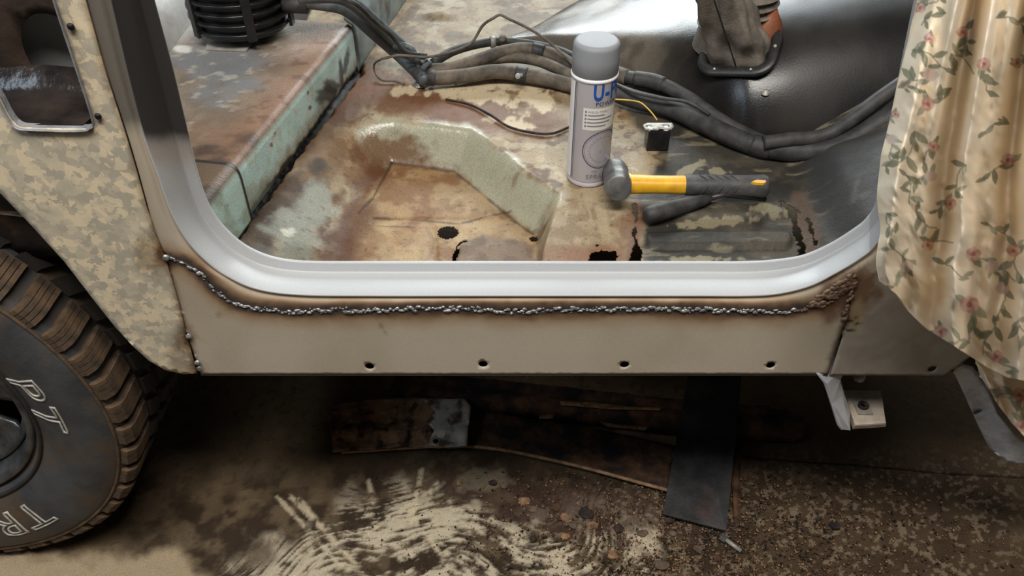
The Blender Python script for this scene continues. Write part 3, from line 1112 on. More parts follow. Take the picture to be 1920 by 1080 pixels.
    # creases
    for pts, wd, op in (([(700, 408), (790, 412), (860, 418), (960, 395)], 2.0, .6), ([(690, 422), (790, 428)], 1.8, .5), ([(735, 305), (700, 370), (672, 400)], 4, .7), ([(850, 320), (905, 365), (960, 410), (1000, 440)], 3.5, .65), ([(800, 492), (815, 450), (800, 430)], 5, .25), ([(735, 305), (850, 320)], 5, .6)):
        dd = dist_poly(u, v, pts, False) + 2.5 * (n2 - .5) * 2
        c = mix(c, (58, 44, 34), sstep(wd, wd * .3, dd) * op)
    # right bank
    bank = mask_poly(u, v, [(1010, 560), (1015, 470), (1050, 385), (1120, 372), (1190, 380), (1195, 560)], 14, 10, 61, .04)
    c = mix(c, (176, 160, 136), bank * .6)
    c = mix(c, (196, 182, 158), bank * sstep(.5, .6, fbm(X * 2.2, Y * .8, 34, 4, 62)) * .6)
    c = mix(c, (130, 98, 72), bank * sstep(440, 480, v) * .7)
    c = mix(c, (122, 86, 64), blob(u, v, 1180, 425, 24, 34, 0, .7, 63, .05) * .7)
    c = mix(c, (150, 110, 88), blob(u, v, 1090, 480, 70, 18, 0, .7, 64, .05) * .7)
    # dark oily floor to the right
    dark = mask_poly(u, v, [(1150, 180), (1200, 240), (1240, 300), (1205, 372), (1202, 560), (1800, 560), (1800, 100), (1150, 100)], 12, 16, 55, .03)
    dk2 = mix(np.tile(lin((62, 59, 54)), (len(X), 1)), (86, 80, 71), sstep(.45, .65, n1))
    dk2 = mix(dk2, (44, 42, 40), sstep(.5, .66, fbm(X, Y, 22, 5, 57)) * .8)
    dk2 = mix(dk2, (132, 124, 108), sstep(.62, .72, fbm(X * .5, Y * 1.6, 40, 4, 58)) * .7)
    c = c * (1 - dark[:, None]) + dk2 * dark[:, None]
    rough = rough * (1 - dark) + .62 * dark
    for (cx, cy, rx, ry, rot, sdn) in ((1330, 418, 70, 8, -4, 1), (1290, 318, 30, 8, -25, 2), (1350, 322, 24, 6, 0, 3), (1315, 485, 60, 5, 0, 4), (1440, 400, 40, 10, 5, 5)):
        c = mix(c, (158, 150, 126), blob(u, v, cx, cy, rx, ry, rot, 1.0, sdn + 20, .08, .2) * .75)
    tb = mask_poly(u, v, [(1500, 300), (1640, 240), (1720, 240), (1700, 470), (1560, 480), (1540, 400)], 20, 12, 59, .04)
    c = mix(c, (54, 56, 60), tb * .8)
    c = mix(c, (96, 100, 104), blob(u, v, 1603, 360, 6, 24, 15, .6, 60, .1) * .5)
    rst = mask_poly(u, v, [(1490, 360), (1505, 350), (1535, 430), (1545, 470), (1505, 490), (1480, 400)], 6, 10, 60, .07)
    c = mix(c, (104, 84, 70), rst * .85)
    le = sstep(16, 3, dist_poly(u, v, [(1190, 385), (1196, 430), (1186, 470), (1180, 500)], False) + 14 * (n2 - .5))
    c = mix(c, (120, 88, 72), le * .8)
    # sealant gap along the box side
    gapm = sstep(13, 5, dist_poly(u, v, [(424, 462), (500, 358), (560, 275), (620, 196), (672, 128)], False) + 12 * (n2 - .5))
    c = mix(c, (20, 17, 15), gapm)
    # splotches and pits
    c = mix(c, (56, 42, 34), sstep(.72, .80, n4) * .4 * (1 - .8 * well))
    # --- heights
    Z = Z + 0.0022 * (n1 - .5) + 0.0014 * (n3 - .5) + 0.0006 * (n4 - .5)

    def rib(pts, wpx, h):
        d = dist_poly(u, v, pts, False)
        return h * sstep(wpx, wpx * .45, d)
    Z = Z + rib([(1225, 452), (1470, 452)], 19, .007) + rib([(1240, 395), (1470, 395)], 17, .006)
    Z = Z - rib([(700, 415), (960, 415)], 9, .002) - rib([(808, 430), (815, 520)], 14, .002) + rib([(870, 455), (860, 520)], 8, .0015)
    Z = Z + 0.012 * sstep(1, 0, np.hypot((u - 830) / 45, (v - 32) / 12)) * (v < 60)
    Z = Z - gapm * .015
    # bump the far bank where the brown sheet lies
    P = np.stack([X, Y, Z], 1)
    # --- holes
    jag = 9 * (fbm(u, v, .09, 4, 33) - .5) * 2
    jag2 = 5 * (fbm(u, v, .16, 3, 34) - .5) * 2
    cut = dist < 0.0175 - 1e-6
    cut = dist <= 0.01751
    cut |= np.hypot((u - 1000) / 10, (v - 448) / 5.5) < 1 + jag2 * .04
    cut |= sd(u, v, [(843, 496), (847, 476), (856, 464), (864, 468), (857, 482), (861, 496)]) + jag2 * .5 > 0
    cut |= sd(u, v, [(852, 462), (862, 452), (876, 449), (878, 454), (866, 460), (856, 466)]) + jag2 * .3 > 0
    cut |= sd(u, v, [(1102, 498), (1106, 474), (1128, 468), (1158, 470), (1160, 498)]) + jag2 * .8 > 0
    cut |= dist_poly(u, v, [(1191, 384), (1194, 410), (1189, 440), (1196, 470), (1188, 498)], False) + jag * .7 < 5 + 7 * sstep(450, 490, v)
    cut |= dist_poly(u, v, [(1468, 388), (1486, 400), (1496, 440), (1506, 486)], False) + jag * .9 < 8
    cut |= sd(u, v, [(1462, 380), (1490, 384), (1500, 400), (1478, 404)]) + jag > 0
    cut |= dist_poly(u, v, [(1514, 412), (1522, 430), (1528, 458)], False) + jag * .9 < 4.5
    cut |= np.hypot((u - 1120) / 6, (v - 460) / 3) < 1
    # under the tunnel
    cut |= (tunnel_z(X, Y) > Z + 0.010) & (np.abs(Y - TYC) < tunnel_wh(X)[0] * .97) & (X > .05)
    Fc = gridfaces(nx, ny)
    Fc = Fc[~cut[Fc].all(1)]
    edge = np.zeros(len(X), bool)
    tint = np.array([.80, .77, .70])[None, :] * (1 - .75 * well[:, None]) + np.array([.92, .93, .90])[None, :] * .75 * well[:, None]
    c = c * tint
    cc = np.concatenate([c, np.clip(rough + .15 * (n2 - .5), .15, .9)[:, None]], 1)
    o = mk('floor_pan', P, Fc, M['floorpan'], CAR, cc, label='rust-eaten beige floor pan with holes and a sunken footwell')
    # drop unused vertices
    bm = bmesh.new()
    bm.from_mesh(o.data)
    bmesh.ops.delete(bm, geom=[q for q in bm.verts if not q.link_faces], context='VERTS')
    bm.to_mesh(o.data)
    bm.free()
    m = o.modifiers.new('thickness', 'SOLIDIFY')
    m.thickness = 0.0015
    m.offset = -1


build_floorpan()


# ------------------------------------------------------------------ transmission tunnel
def build_tunnel():
    x = np.linspace(0.0, 0.95, 240)
    s = np.linspace(-1.08, 1.08, 200)
    X, S_ = np.meshgrid(x, s, indexing='ij')
    w, h = tunnel_wh(X)
    Y = TYC + S_ * np.maximum(w, .02)
    Z = tunnel_z(X, Y)
    dent = fbm(X.ravel(), Y.ravel(), 9, 3, 61).reshape(X.shape)
    Z = Z + 0.004 * (dent - .5) * (np.abs(S_) < 1)
    P = np.stack([X, Y, Z], -1).reshape(-1, 3)
    u, v = proj(P)
    X = X.ravel()
    Y = Y.ravel()
    n = fbm(X, Y, 20, 5, 71)
    n2 = fbm(X, Y, 120, 3, 72)
    c = np.tile(lin((28, 26, 25)), (len(X), 1))
    c = mix(c, (40, 36, 33), sstep(.45, .66, n) * .7)
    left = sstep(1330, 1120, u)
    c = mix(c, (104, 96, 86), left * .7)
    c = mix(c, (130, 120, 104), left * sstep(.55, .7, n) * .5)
    rg = .25 + .12 * (n - .5) + .20 * sstep(.40, .5, X)
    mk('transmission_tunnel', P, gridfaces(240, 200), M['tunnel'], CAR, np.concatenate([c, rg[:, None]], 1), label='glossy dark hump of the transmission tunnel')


build_tunnel()


# ------------------------------------------------------------------ rear box beside the footwell
BTOP = 0.69


def build_box():
    e0 = atZ(385, 380, BTOP)
    e1 = atZ(660, 45, BTOP)
    d = (e1 - e0)
    nrm = np.array([d[1], -d[0], 0]) / np.hypot(d[0], d[1])   # towards +X
    ts = np.linspace(-0.10, 1.0, 190)
    prof = []  # (offset along nrm, z)
    for q in np.linspace(-0.55, -0.012, 120):
        prof.append((q, BTOP))
    for k in range(1, 9):
        a = math.pi / 2 * k / 8
        prof.append((-0.012 + .012 * math.sin(a), BTOP - .012 + .012 * math.cos(a)))
    for z in np.linspace(BTOP - .016, FLOORZ + .004, 34):
        prof.append((0.001, z))
    pr = np.array(prof)
    P = np.zeros((len(ts), len(pr), 3))
    for i, t in enumerate(ts):
        b = e0 + d * t
        P[i, :, 0] = b[0] + nrm[0] * pr[:, 0]
        P[i, :, 1] = b[1] + nrm[1] * pr[:, 0]
        P[i, :, 2] = pr[:, 1]
    P = P.reshape(-1, 3)
    u, v = proj(P)
    X, Y, Z = P.T
    side = sstep(BTOP - .004, BTOP - .014, Z)
    q = X + Z * .7
    n1 = fbm(q, Y, 16, 5, 101)
    n2 = fbm(q, Y, 60, 4, 102)
    c = np.tile(lin((134, 122, 108)), (len(X), 1))
    c = mix(c, (106, 92, 78), sstep(.45, .62, n1) * .7)
    c = mix(c, (120, 124, 128), sstep(.42, .6, fbm(q, Y, 9, 4, 103)) * blob(u, v, 420, 150, 120, 60, 0, .6, 1, .02) * .8)
    c = mix(c, (190, 184, 170), sstep(.62, .7, n2) * .5)
    # rust along the front edge
    ed = dist_poly(u, v, [(385, 380), (660, 45)], False)
    c = mix(c, (140, 104, 78), sstep(80, 10, ed + 50 * (n1 - .5)) * .75)
    c = mix(c, (98, 66, 50), sstep(.56, .66, n2) * sstep(120, 20, ed) * .8)
    c = mix(c, (126, 96, 72), sstep(205, 255, v) * .6)
    c = mix(c, (74, 56, 46), sstep(.55, .68, n1) * sstep(215, 260, v) * .8)
    c = mix(c, (182, 184, 184), sstep(110, 40, v) * sstep(420, 330, u) * .6)
    c = mix(c, (222, 222, 220), blob(u, v, 342, 92, 16, 7, 0, .4, 2, .1) * .9)
    # the teal side
    teal = mix(np.tile(lin((200, 228, 222)), (len(X), 1)), (174, 202, 196), sstep(.45, .65, n1) * .6)
    teal = mix(teal, (176, 168, 142), sstep(.55, .68, n2) * .4)
    bd = dist_poly(u, v, [(440, 440), (672, 130)], False)
    teal = mix(teal, (140, 112, 80), sstep(26, 4, bd + 26 * (n2 - .5)) * .75)
    teal = mix(teal, (24, 22, 20), sstep(8, 3, bd + 10 * (n2 - .5)))
    for (cx, cy, rx, ry, rot) in ((650, 110, 5, 22, 10), (640, 140, 4, 24, -5), (612, 178, 20, 16, -40), (622, 162, 14, 12, 0)):
        teal = mix(teal, (34, 32, 30), blob(u, v, cx, cy, rx, ry, rot, .6, int(cx), .08) * .85)
    for (cx, cy) in ((577, 178), (580, 205), (512, 262), (508, 275), (515, 255), (596, 65)):
        teal = mix(teal, (206, 208, 200), blob(u, v, cx, cy, 4, 10, 10, .8, int(cy), .1) * .7)
        teal = mix(teal, (60, 56, 50), blob(u, v, cx + 1, cy - 4, 2.5, 4, 10, .8, int(cy) + 1, .2) * .8)
    near = sstep(340, 375, v + (u - 440) * .2)
    teal = mix(teal, (128, 138, 122), near * .5)
    c = c * (1 - side[:, None]) + teal * side[:, None]
    rg = .5 - .12 * side + .2 * (n2 - .5)
    P[:, 2] += 0.0015 * (n1 - .5)
    o = mk('rear_box', P, gridfaces(len(ts), len(pr)), M['boxpaint'], CAR, np.concatenate([c, rg[:, None]], 1), label='raised rear floor box with a pale teal side')
    # overlapping end cap near the door
    pr2 = np.array([(q, BTOP + .003) for q in np.linspace(-.3, -.012, 30)] + [(-.012 + .0155 * math.sin(a), BTOP - .0125 + .0155 * math.cos(a)) for a in np.linspace(.1, math.pi / 2, 8)] + [(0.0042, z) for z in np.linspace(BTOP - .02, FLOORZ - .0, 20)])
    ts2 = np.linspace(-.13, 0.155, 40)
    Q = np.zeros((len(ts2), len(pr2), 3))
    for i, t in enumerate(ts2):
        b = e0 + d * t
        Q[i, :, 0] = b[0] + nrm[0] * pr2[:, 0]
        Q[i, :, 1] = b[1] + nrm[1] * pr2[:, 0]
        Q[i, :, 2] = pr2[:, 1]
    Q = Q.reshape(-1, 3)
    uu, vv = proj(Q)
    X, Y, Z = Q.T
    m1 = fbm(X + Z, Y, 30, 5, 121)
    side = sstep(BTOP - .002, BTOP - .012, Z)
    a = mix(np.tile(lin((112, 92, 74)), (len(X), 1)), (70, 54, 44), sstep(.45, .6, m1) * .8)
    b = mix(np.tile(lin((186, 212, 202)), (len(X), 1)), (144, 152, 132), sstep(.45, .62, m1) * .7)
    b = mix(b, (190, 200, 194), blob(uu, vv, 455, 300, 14, 6, 40, .5, 4, .1) * .6)
    cc = a * (1 - side[:, None]) + b * side[:, None]
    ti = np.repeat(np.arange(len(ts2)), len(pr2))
    cc[ti >= len(ts2) - 2] = lin((30, 25, 22))  # shade of the seam gap painted into the last rows
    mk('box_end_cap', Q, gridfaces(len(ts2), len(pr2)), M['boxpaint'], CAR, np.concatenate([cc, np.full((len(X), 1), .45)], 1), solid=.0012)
    # wheel arch hump on the left of the box
    hump = []
    nn = 30
    for i in range(nn):
        aa = math.pi * i / (nn - 1)
        for y in np.linspace(.45, 1.1, 20):
            hump.append((-.78 + .19 * math.cos(aa), y, BTOP - .02 + .16 * math.sin(aa)))
    mk('wheel_arch_hump', hump, gridfaces(nn, 20), pmat('pale_worn_paint', (150, 146, 140), (184, 182, 178), 12, .45, 0, .2, 120, c3=(112, 92, 78), scale3=10), CAR)
    # panel that carries on behind the hoses
    a0 = atZ(672, 132, FLOORZ)
    a1 = atZ(790, -40, FLOORZ)
    V = []
    for k in range(24):
        t = k / 23
        b = a0 + (a1 - a0) * t
        for z in np.linspace(FLOORZ - .005, BTOP + .02, 12):
            V.append((b[0] - .012 * (z > BTOP), b[1], z))
    mk('rear_side_panel', V, gridfaces(24, 12), pmat('grey_blue_paint', (108, 120, 122), (146, 156, 154), 22, .45, 0, .3, 160, c3=(70, 66, 60), scale3=16), CAR, solid=.002)


build_box()

# front wing behind the curtain
panel_px('front_wing', [tuple(np.array(proj(np.array([x, .02, z])))) for (x, z) in ((.64, .56), (1.35, .56), (1.35, 1.0), (.60, 1.0))], [], .03, .02, M['panel'],
         lambda u, v, V: np.concatenate([np.tile(lin((150, 144, 134)), (len(u), 1)), np.full((len(u), 1), .45)], 1), solid=.002)

# unseen underside, far side and cross members added to block light under the body
mb = MB()
mb.box((-0.1, 0.62, 0.47), (2.6, 0.07, 0.12), bev=.006)
mb.build('chassis_rail', M['underbody'], CAR)
mb = MB()
mb.box((-0.1, 1.44, 0.56), (2.2, 0.03, 0.26), bev=.006)
mb.build('far_sill', M['underbody'], CAR)
mb = MB()
mb.box((0.86, 0.85, 0.62), (0.02, 1.2, 0.5), bev=.004)
mb.build('front_bulkhead', M['underbody'], CAR)
mb = MB()
mb.box((-0.72, 0.84, 0.52), (0.5, 1.12, 0.012))
mb.build('rear_underfloor', M['underbody'], CAR)
mb = MB()
mb.box((-0.95, 0.262, 0.54), (0.98, 0.008, 0.27))
mb.build('wheel_arch_liner', M['underbody'], CAR)
mb = MB()
mb.box((0.25, 0.085, 0.50), (1.35, 0.012, 0.195))  # hidden behind the sill, made tall so its holes look dark
mb.build('inner_sill', M['underbody'], CAR)

# ------------------------------------------------------------------ gear lever gaiter on the tunnel


def surf_pt(px, py):
    """point where the sight line of a pixel meets the tunnel"""
    d = ray(px, py)
    t = np.linspace(0.8, 2.4, 3000)
    P = CAM + d * t[:, None]
    k = np.argmax(P[:, 2] < tunnel_z(P[:, 0], P[:, 1]))
    return P[k]


def build_gaiter():
    c0 = surf_pt(1388, 92)
    ex = surf_pt(1440, 92) - surf_pt(1336, 92)
    ey = surf_pt(1388, 60) - surf_pt(1388, 120)
    ex /= np.linalg.norm(ex)
    nz = np.cross(ex, ey)
    nz /= np.linalg.norm(nz)
    ey = np.cross(nz, ex)
    Mx = Matrix(((ex[0], ey[0], nz[0], c0[0]), (ex[1], ey[1], nz[1], c0[1]), (ex[2], ey[2], nz[2], c0[2]), (0, 0, 0, 1)))
    # frame: rounded rectangle ring
    HW, HH, WW = 0.066, 0.050, 0.017

    def rr(hw, hh, r, n=10):
        out = []
        for (sx, sy, a0) in ((1, 1, 0), (-1, 1, 90), (-1, -1, 180), (1, -1, 270)):
            for k in range(n):
                a = math.radians(a0 + 90 * k / (n - 1))
                out.append((sx * (hw - r) + r * math.cos(a), sy * (hh - r) + r * math.sin(a)))
        return np.array(out)
    rows = []
    for (ins, z) in ((0, 0.0), (0, .004), (.002, .006), (.008, .0075), (WW - .003, .007), (WW, .005), (WW, 0.0)):
        r = rr(HW - ins, HH - ins, .034 - ins * .9)
        rows.append([Mx @ Vector((p[0], p[1] - .004, z - .001)) for p in r])
    R = np.array(rows)
    n = R.shape[1]
    g = mk('gear_gaiter', R.transpose(1, 0, 2).reshape(-1, 3), gridfaces(n, len(rows), True), M['plate_black'], CAR, label='black retaining frame of the gear lever gaiter')
    for (a, b, mt) in ((-.03, -.0455, 'chrome'), (.03, -.0455, 'chrome'), (-.058, .0, 'zinc'), (.058, .0, 'zinc')):
        m = MB()
        m.lathe([(0, .0035), (.0022, .003), (.003, .0012), (.003, 0)], 14, Mx @ Matrix.Translation((a, b, .0065)))
        m.build('screw', M[mt], g)
    # leather boot leaning up and to the left, wrinkled
    nu, nv = 72, 40
    V = []
    for i in range(nu):
        a = 2 * math.pi * i / nu
        for j in range(nv):
            t = j / (nv - 1)
            hw = .046 * (1 - t) + .034 * t
            hh = .034 * (1 - t) + .026 * t
            ca, sa = math.cos(a), math.sin(a)
            sq = 1 / max(abs(ca), abs(sa)) ** .55
            wr = .0045 * math.sin(a * 3 + 7 * t + 1.3 * math.sin(4 * t)) * math.sin(math.pi * min(1, t * 1.6)) + .003 * math.sin(a * 7 - 11 * t)
            x = (hw * sq + wr) * ca - .012 * t
            y = (hh * sq + wr) * sa + .012 * t - .002
            z = -.004 + .15 * t
            V.append(Mx @ Vector((x, y, z)))
    mk('gaiter_boot', V, gridfaces(nu, nv, True), M['gaiter'], g)
    # seam of the boot
    pts = []
    for t in np.linspace(0.02, .98, 20):
        pts.append(Mx @ Vector((.004 - .012 * t, -.0365 + .020 * t - .002, .15 * t)))
    MB().tube(pts, .0012, 6).build('boot_seam', M['plate_black'], g)
    # second lever behind with ribbed rubber bellows
    # wide ribbed bellows of the second lever behind the boot
    q0 = surf_pt(1380, 60)
    q0 = q0 + np.array([0, .012, -.012])
    prof = [(.066, -.02), (.060, .012)]
    for k in range(5):
        h = .014 + k * .014
        prof += [(.052, h), (.058, h + .003), (.064, h + .007), (.058, h + .011)]
    prof += [(.05, .09), (.03, .10), (.02, .12)]
    m = MB()
    m.lathe(prof, 48, Matrix.Translation(q0))
    m.build('rubber_bellows', M['gaiter'], CAR, angle=math.radians(50), label='grey brown ribbed rubber bellows')
    m = MB()
    q1 = surf_pt(1448, 85)
    m.lathe([(.03, -.01), (.03, .012), (.024, .03), (.012, .05), (0, .052)], 24, Matrix.Translation(q1 + np.array([-.008, .03, 0])))
    m.build('rubber_seal', M['bellows'], CAR, label='orange brown rubber seal')
    p = surf_pt(1435, 175)
    m = MB()
    m.lathe([(0, .006), (.004, .005), (.005, 0), (.007, -.001)], 12, Matrix.Translation(p))
    m.build('bolt', M['zinc'], CAR)


build_gaiter()

# ------------------------------------------------------------------ wheel
WX, WZ, WR = -0.950, 0.388, 0.388
TW0 = 0.0      # outer sidewall plane


def build_wheel():
    MW = Matrix.Translation((WX, 0.115, WZ)) @ Matrix.Rotation(math.pi / 2, 4, 'X')   # local z -> -Y (outer)
    prof = [(.222, .060), (.230, .084), (.242, .096), (.275, .111), (.315, .118), (.345, .116), (.362, .108), (.372, .100), (.374, .085), (.376, .05), (.377, 0), (.376, -.05), (.374, -.085), (.36, -.105), (.315, -.118), (.27, -.104), (.245, -.08)]
    m = MB()
    m.lathe(prof, 128, MW, caps=False)
    t = m.build('wheel', M['tyre'], CAR, label='large mud-terrain wheel with white outlined letters')
    # raised ring where side meets shoulder
    m = MB()
    ring = [(WX + .361 * math.cos(a), 0.115 - .1095, WZ + .361 * math.sin(a)) for a in np.linspace(0, 2 * math.pi, 121)]
    m.tube(ring, .0028, 6, False)
    m.build('sidewall_ring', M['lug'], t)
    ring = [(WX + .243 * math.cos(a), 0.115 - .0975, WZ + .243 * math.sin(a)) for a in np.linspace(0, 2 * math.pi, 121)]
    MB().tube(ring, .0035, 6, False).build('bead_ring', M['tread'], t)
    # shoulder lugs: siped blocks that wrap the shoulder
    NB = 46
    step = 2 * math.pi / NB

    def lug_mesh():
        b = MB()
        wd = .385 * step * 0.64
        for k in range(4):
            x = (k - 1.5) * wd / 4
            w_ = wd / 4 * .86
            pts = [(.364, .1095), (.374, .1100), (.384, .101), (.387, .090), (.387, .05), (.370, .05), (.360, .095)]
            V = [(r - .0, x - w_ / 2, z) for r, z in pts] + [(r, x + w_ / 2, z) for r, z in pts]
            nn_ = len(pts)
            Fs = [tuple(range(nn_)), tuple(range(2 * nn_ - 1, nn_ - 1, -1))] + [(i, i + nn_, (i + 1) % nn_ + nn_, (i + 1) % nn_) for i in range(nn_)]
            b.add(V, Fs)
        V = [(r, y, z) for y in (-wd / 2, wd / 2) for r, z in [(.363, .1075), (.372, .1075), (.381, .098), (.384, .09), (.384, .045), (.368, .045), (.358, .09)]]
        b.add(V, [tuple(range(7)), tuple(range(13, 6, -1))] + [(i, i + 7, (i + 1) % 7 + 7, (i + 1) % 7) for i in range(7)])
        return b

    def inner_mesh(r1):
        b = MB()
        wd = .385 * step * r1
        V = []
        for y in (-wd / 2, wd / 2):
            for r, z in [(.37, -.022), (.387, -.018), (.387, .016), (.37, .02)]:
                V.append((r, y + (z * .6), z))
        b.add(V, [(0, 1, 2, 3), (7, 6, 5, 4), (0, 4, 5, 1), (1, 5, 6, 2), (2, 6, 7, 3), (3, 7, 4, 0)])
        return b
    protos = {}

    def place(key, meshf, ang, off, mat, nm, mirror=False):
        if key not in protos:
            o = meshf().build(nm, mat, None, smooth=False)
            protos[key] = o.data
            bpy.data.objects.remove(o)
        o = bpy.data.objects.new(nm, protos[key])
        COL.objects.link(o)
        o.parent = t
        Rl = Matrix.Rotation(ang, 4, 'Z')
        sc = Matrix.Diagonal((1, 1, -1 if mirror else 1, 1))
        o.matrix_world = MW @ Rl @ Matrix.Translation((0, 0, off)) @ sc
        o.matrix_parent_inverse = Matrix.Identity(4)
        o.matrix_basis = MW @ Rl @ Matrix.Translation((0, 0, off)) @ sc
    for k in range(NB):
        place('lug', lug_mesh, k * step, 0, M['lug'], 'shoulder_lug')
        place('mid', lambda: inner_mesh(.62), (k + .5) * step, .022, M['tread'], 'tread_block')
        place('mid', lambda: inner_mesh(.62), k * step, -.028, M['tread'], 'tread_block')
        place('mid', lambda: inner_mesh(.62), (k + .5) * step, -.078, M['tread'], 'tread_block')
    # rim: dished alloy with openings
    m = MB()
    m.lathe([(.224, .058), (.231, .082), (.228, .091), (.219, .089), (.213, .075), (.208, .05)], 96, MW, caps=False)
    r = m.build('rim', M['rim'], t)
    m = MB()
    n = 120
    rs = [(.060, .060), (.085, .058), (.105, .05), (.13, .040), (.16, .034), (.185, .034), (.20, .042), (.210, .052)]
    V = []
    for k in range(n):
        a = 2 * math.pi * k / n
        for q, h in rs:
            V.append(MW @ Vector((q * math.cos(a), q * math.sin(a), h)))
    Fs = []
    for k in range(n):
        for j in range(len(rs) - 1):
            if j in (3, 4, 5) and (k % 15) in (4, 5, 6, 7, 8, 9):
                continue
            Fs.append((k * 8 + j, ((k + 1) % n) * 8 + j, ((k + 1) % n) * 8 + j + 1, k * 8 + j + 1))
    d = mk('wheel_disc', V, Fs, M['rim'], t, solid=.008)
    m = MB()
    m.lathe([(0, .075), (.04, .075), (.05, .068), (.056, .058), (.056, -.02)], 40, MW)
    m.build('hub', M['dark_plastic'], t)
    m = MB()
    m.lathe([(0, -.02), (.20, -.02), (.21, -.03)], 40, MW)
    m.build('brake_drum', M['underbody'], t)

    # outlined letters round the sidewall
    def letter(ch, ang, size, rad):
        cu = bpy.data.curves.new('letter', 'FONT')
        cu.body = ch
        cu.size = size
        cu.align_x = 'CENTER'
        cu.align_y = 'CENTER'
        cu.dimensions = '2D'
        cu.fill_mode = 'NONE'
        cu.bevel_depth = .0017
        cu.bevel_resolution = 1
        cu.space_character = 1.0
        tmp = bpy.data.objects.new('tmp', cu)
        COL.objects.link(tmp)
        dg = bpy.context.evaluated_depsgraph_get()
        dg.update()
        me = bpy.data.meshes.new_from_object(tmp.evaluated_get(dg))
        bpy.data.objects.remove(tmp)
        me.materials.clear()
        me.materials.append(M['letter'])
        bmm = bmesh.new()
        bmm.from_mesh(me)
        for _ in range(3):
            es = [e for e in bmm.edges if e.calc_length() > .008]
            if es:
                bmesh.ops.subdivide_edges(bmm, edges=es, cuts=1)
        bmm.to_mesh(me)
        bmm.free()
        # local text up = radial outwards; reads clockwise seen from outside
        for vtx in me.vertices:
            x, y, z = vtx.co
            x *= 1.25
            rr_ = rad + y
            aa = ang - x / rad
            h = np.interp(rr_, [p[0] for p in prof[:7]], [p[1] for p in prof[:7]])
            # local frame: angle measured as seen from the front (X right, Z up)
            vtx.co = Vector((WX + rr_ * math.cos(aa), 0.115 - h - .0002 - z * .8, WZ + rr_ * math.sin(aa)))
        o = bpy.data.objects.new('raised_letter', me)
        link(o, t)
    letter('P', math.radians(12.0), .072, .270)
    letter('T', math.radians(-1), .072, .270)
    letter('T', math.radians(-57), .074, .294)
    letter('R', math.radians(-69), .074, .294)
    return t


build_wheel()


# ------------------------------------------------------------------ body mount bracket and wing flange under the sill
def build_bracket():
    # vertical silver gusset, folded
    def pts(l, Y):
        a = np.array(l, float)
        return atY(a[:, 0], a[:, 1], Y)
    yb = -0.004
    outl = [(1528, 700), (1545, 722), (1558, 760), (1570, 800), (1578, 810), (1590, 804), (1604, 795), (1592, 760), (1586, 735), (1600, 700)]
    front = pts(outl, yb)
    front[6:, 1] += .02
    back = front + np.array([0.004, 0.07, 0.0])
    n = len(outl)
    V = np.vstack([front, back])
    Fs = [tuple(range(n)), tuple(range(2 * n - 1, n - 1, -1))] + [(i, (i + 1) % n, (i + 1) % n + n, i + n) for i in range(n)]
    m = MB()
    m.add(V, Fs)
    g = m.build('mount_bracket', M['silver'], CAR, smooth=False, label='silver painted body mount bracket with a square steel plate')
    bv = g.modifiers.new('bevel', 'BEVEL')
    bv.width = .004
    bv.segments = 2
    # bottom plates, horizontal, stacked
    z0 = atY(1605, 797, yb + 0.0)[2]
    q = [atZ(1582, 731, z0), atZ(1652, 733, z0), atZ(1661, 793, z0), atZ(1603, 797, z0)]
    for k in range(3):
        V = []
        for z in (z0 - .0045 * k, z0 - .0045 * k - .0036):
            for j, p in enumerate(q):
                V.append((p[0] + .002 * k * (1 if j in (1, 2) else .3), p[1] + .0015 * k, z))
        m = MB()
        m.add(V, [(0, 1, 2, 3), (7, 6, 5, 4), (0, 4, 5, 1), (1, 5, 6, 2), (2, 6, 7, 3), (3, 7, 4, 0)])
        m.build('plate', M['nutplate'], g, smooth=False)
    cpt = atZ(1617, 764, z0 + .001)
    m = MB()
    m.box((cpt[0], cpt[1], z0 + .002), (.022, .028, .003), bev=.0008)
    m.build('square_nut', M['zinc'], g, smooth=False)
    m = MB()
    m.lathe([(.0075, 0), (.0078, .004), (.006, .005), (.004, .0045), (.004, 0)], 18, Matrix.Translation((cpt[0], cpt[1], z0 + .0035)))
    m.build('bolt_end', M['rust_dark'], g)
    mm = MB()
    mm.tube([atY(1608, 700, .05), atY(1612, 708, .05), atY(1616, 714, .048)], [.008, .009, .004], 10)
    mm.build('weld_lump', M['zinc'], g)


build_bracket()
wf = [(1788, 699), (1803, 683), (1826, 690), (1846, 720), (1862, 765), (1895, 800), (1960, 846), (1990, 880), (1925, 856), (1870, 844), (1852, 836), (1835, 800), (1815, 755), (1797, 716)]


def col_flange(u, v, V):
    c = np.tile(lin((196, 200, 208)), (len(u), 1))
    c = mix(c, (150, 154, 162), sstep(.45, .65, fbm(u, v, .05, 4, 4)) * .5)
    return np.concatenate([c, np.full((len(u), 1), .28)], 1)


panel_px('wing_flange', wf, [(1833, 773, .006, 18)], .005, 0.006, vmat('silver_wing_paint', None, .25, .25, 150, .1, 300), col_flange, solid=.003,
         bow=lambda V, u, v: V + np.stack([np.zeros(len(u)), -.02 * sstep(1840, 1880, u) + .0015 * (fbm(u, v, .06, 3, 3) - .5), np.zeros(len(u))], 1), label='silver wing flange with one round hole')

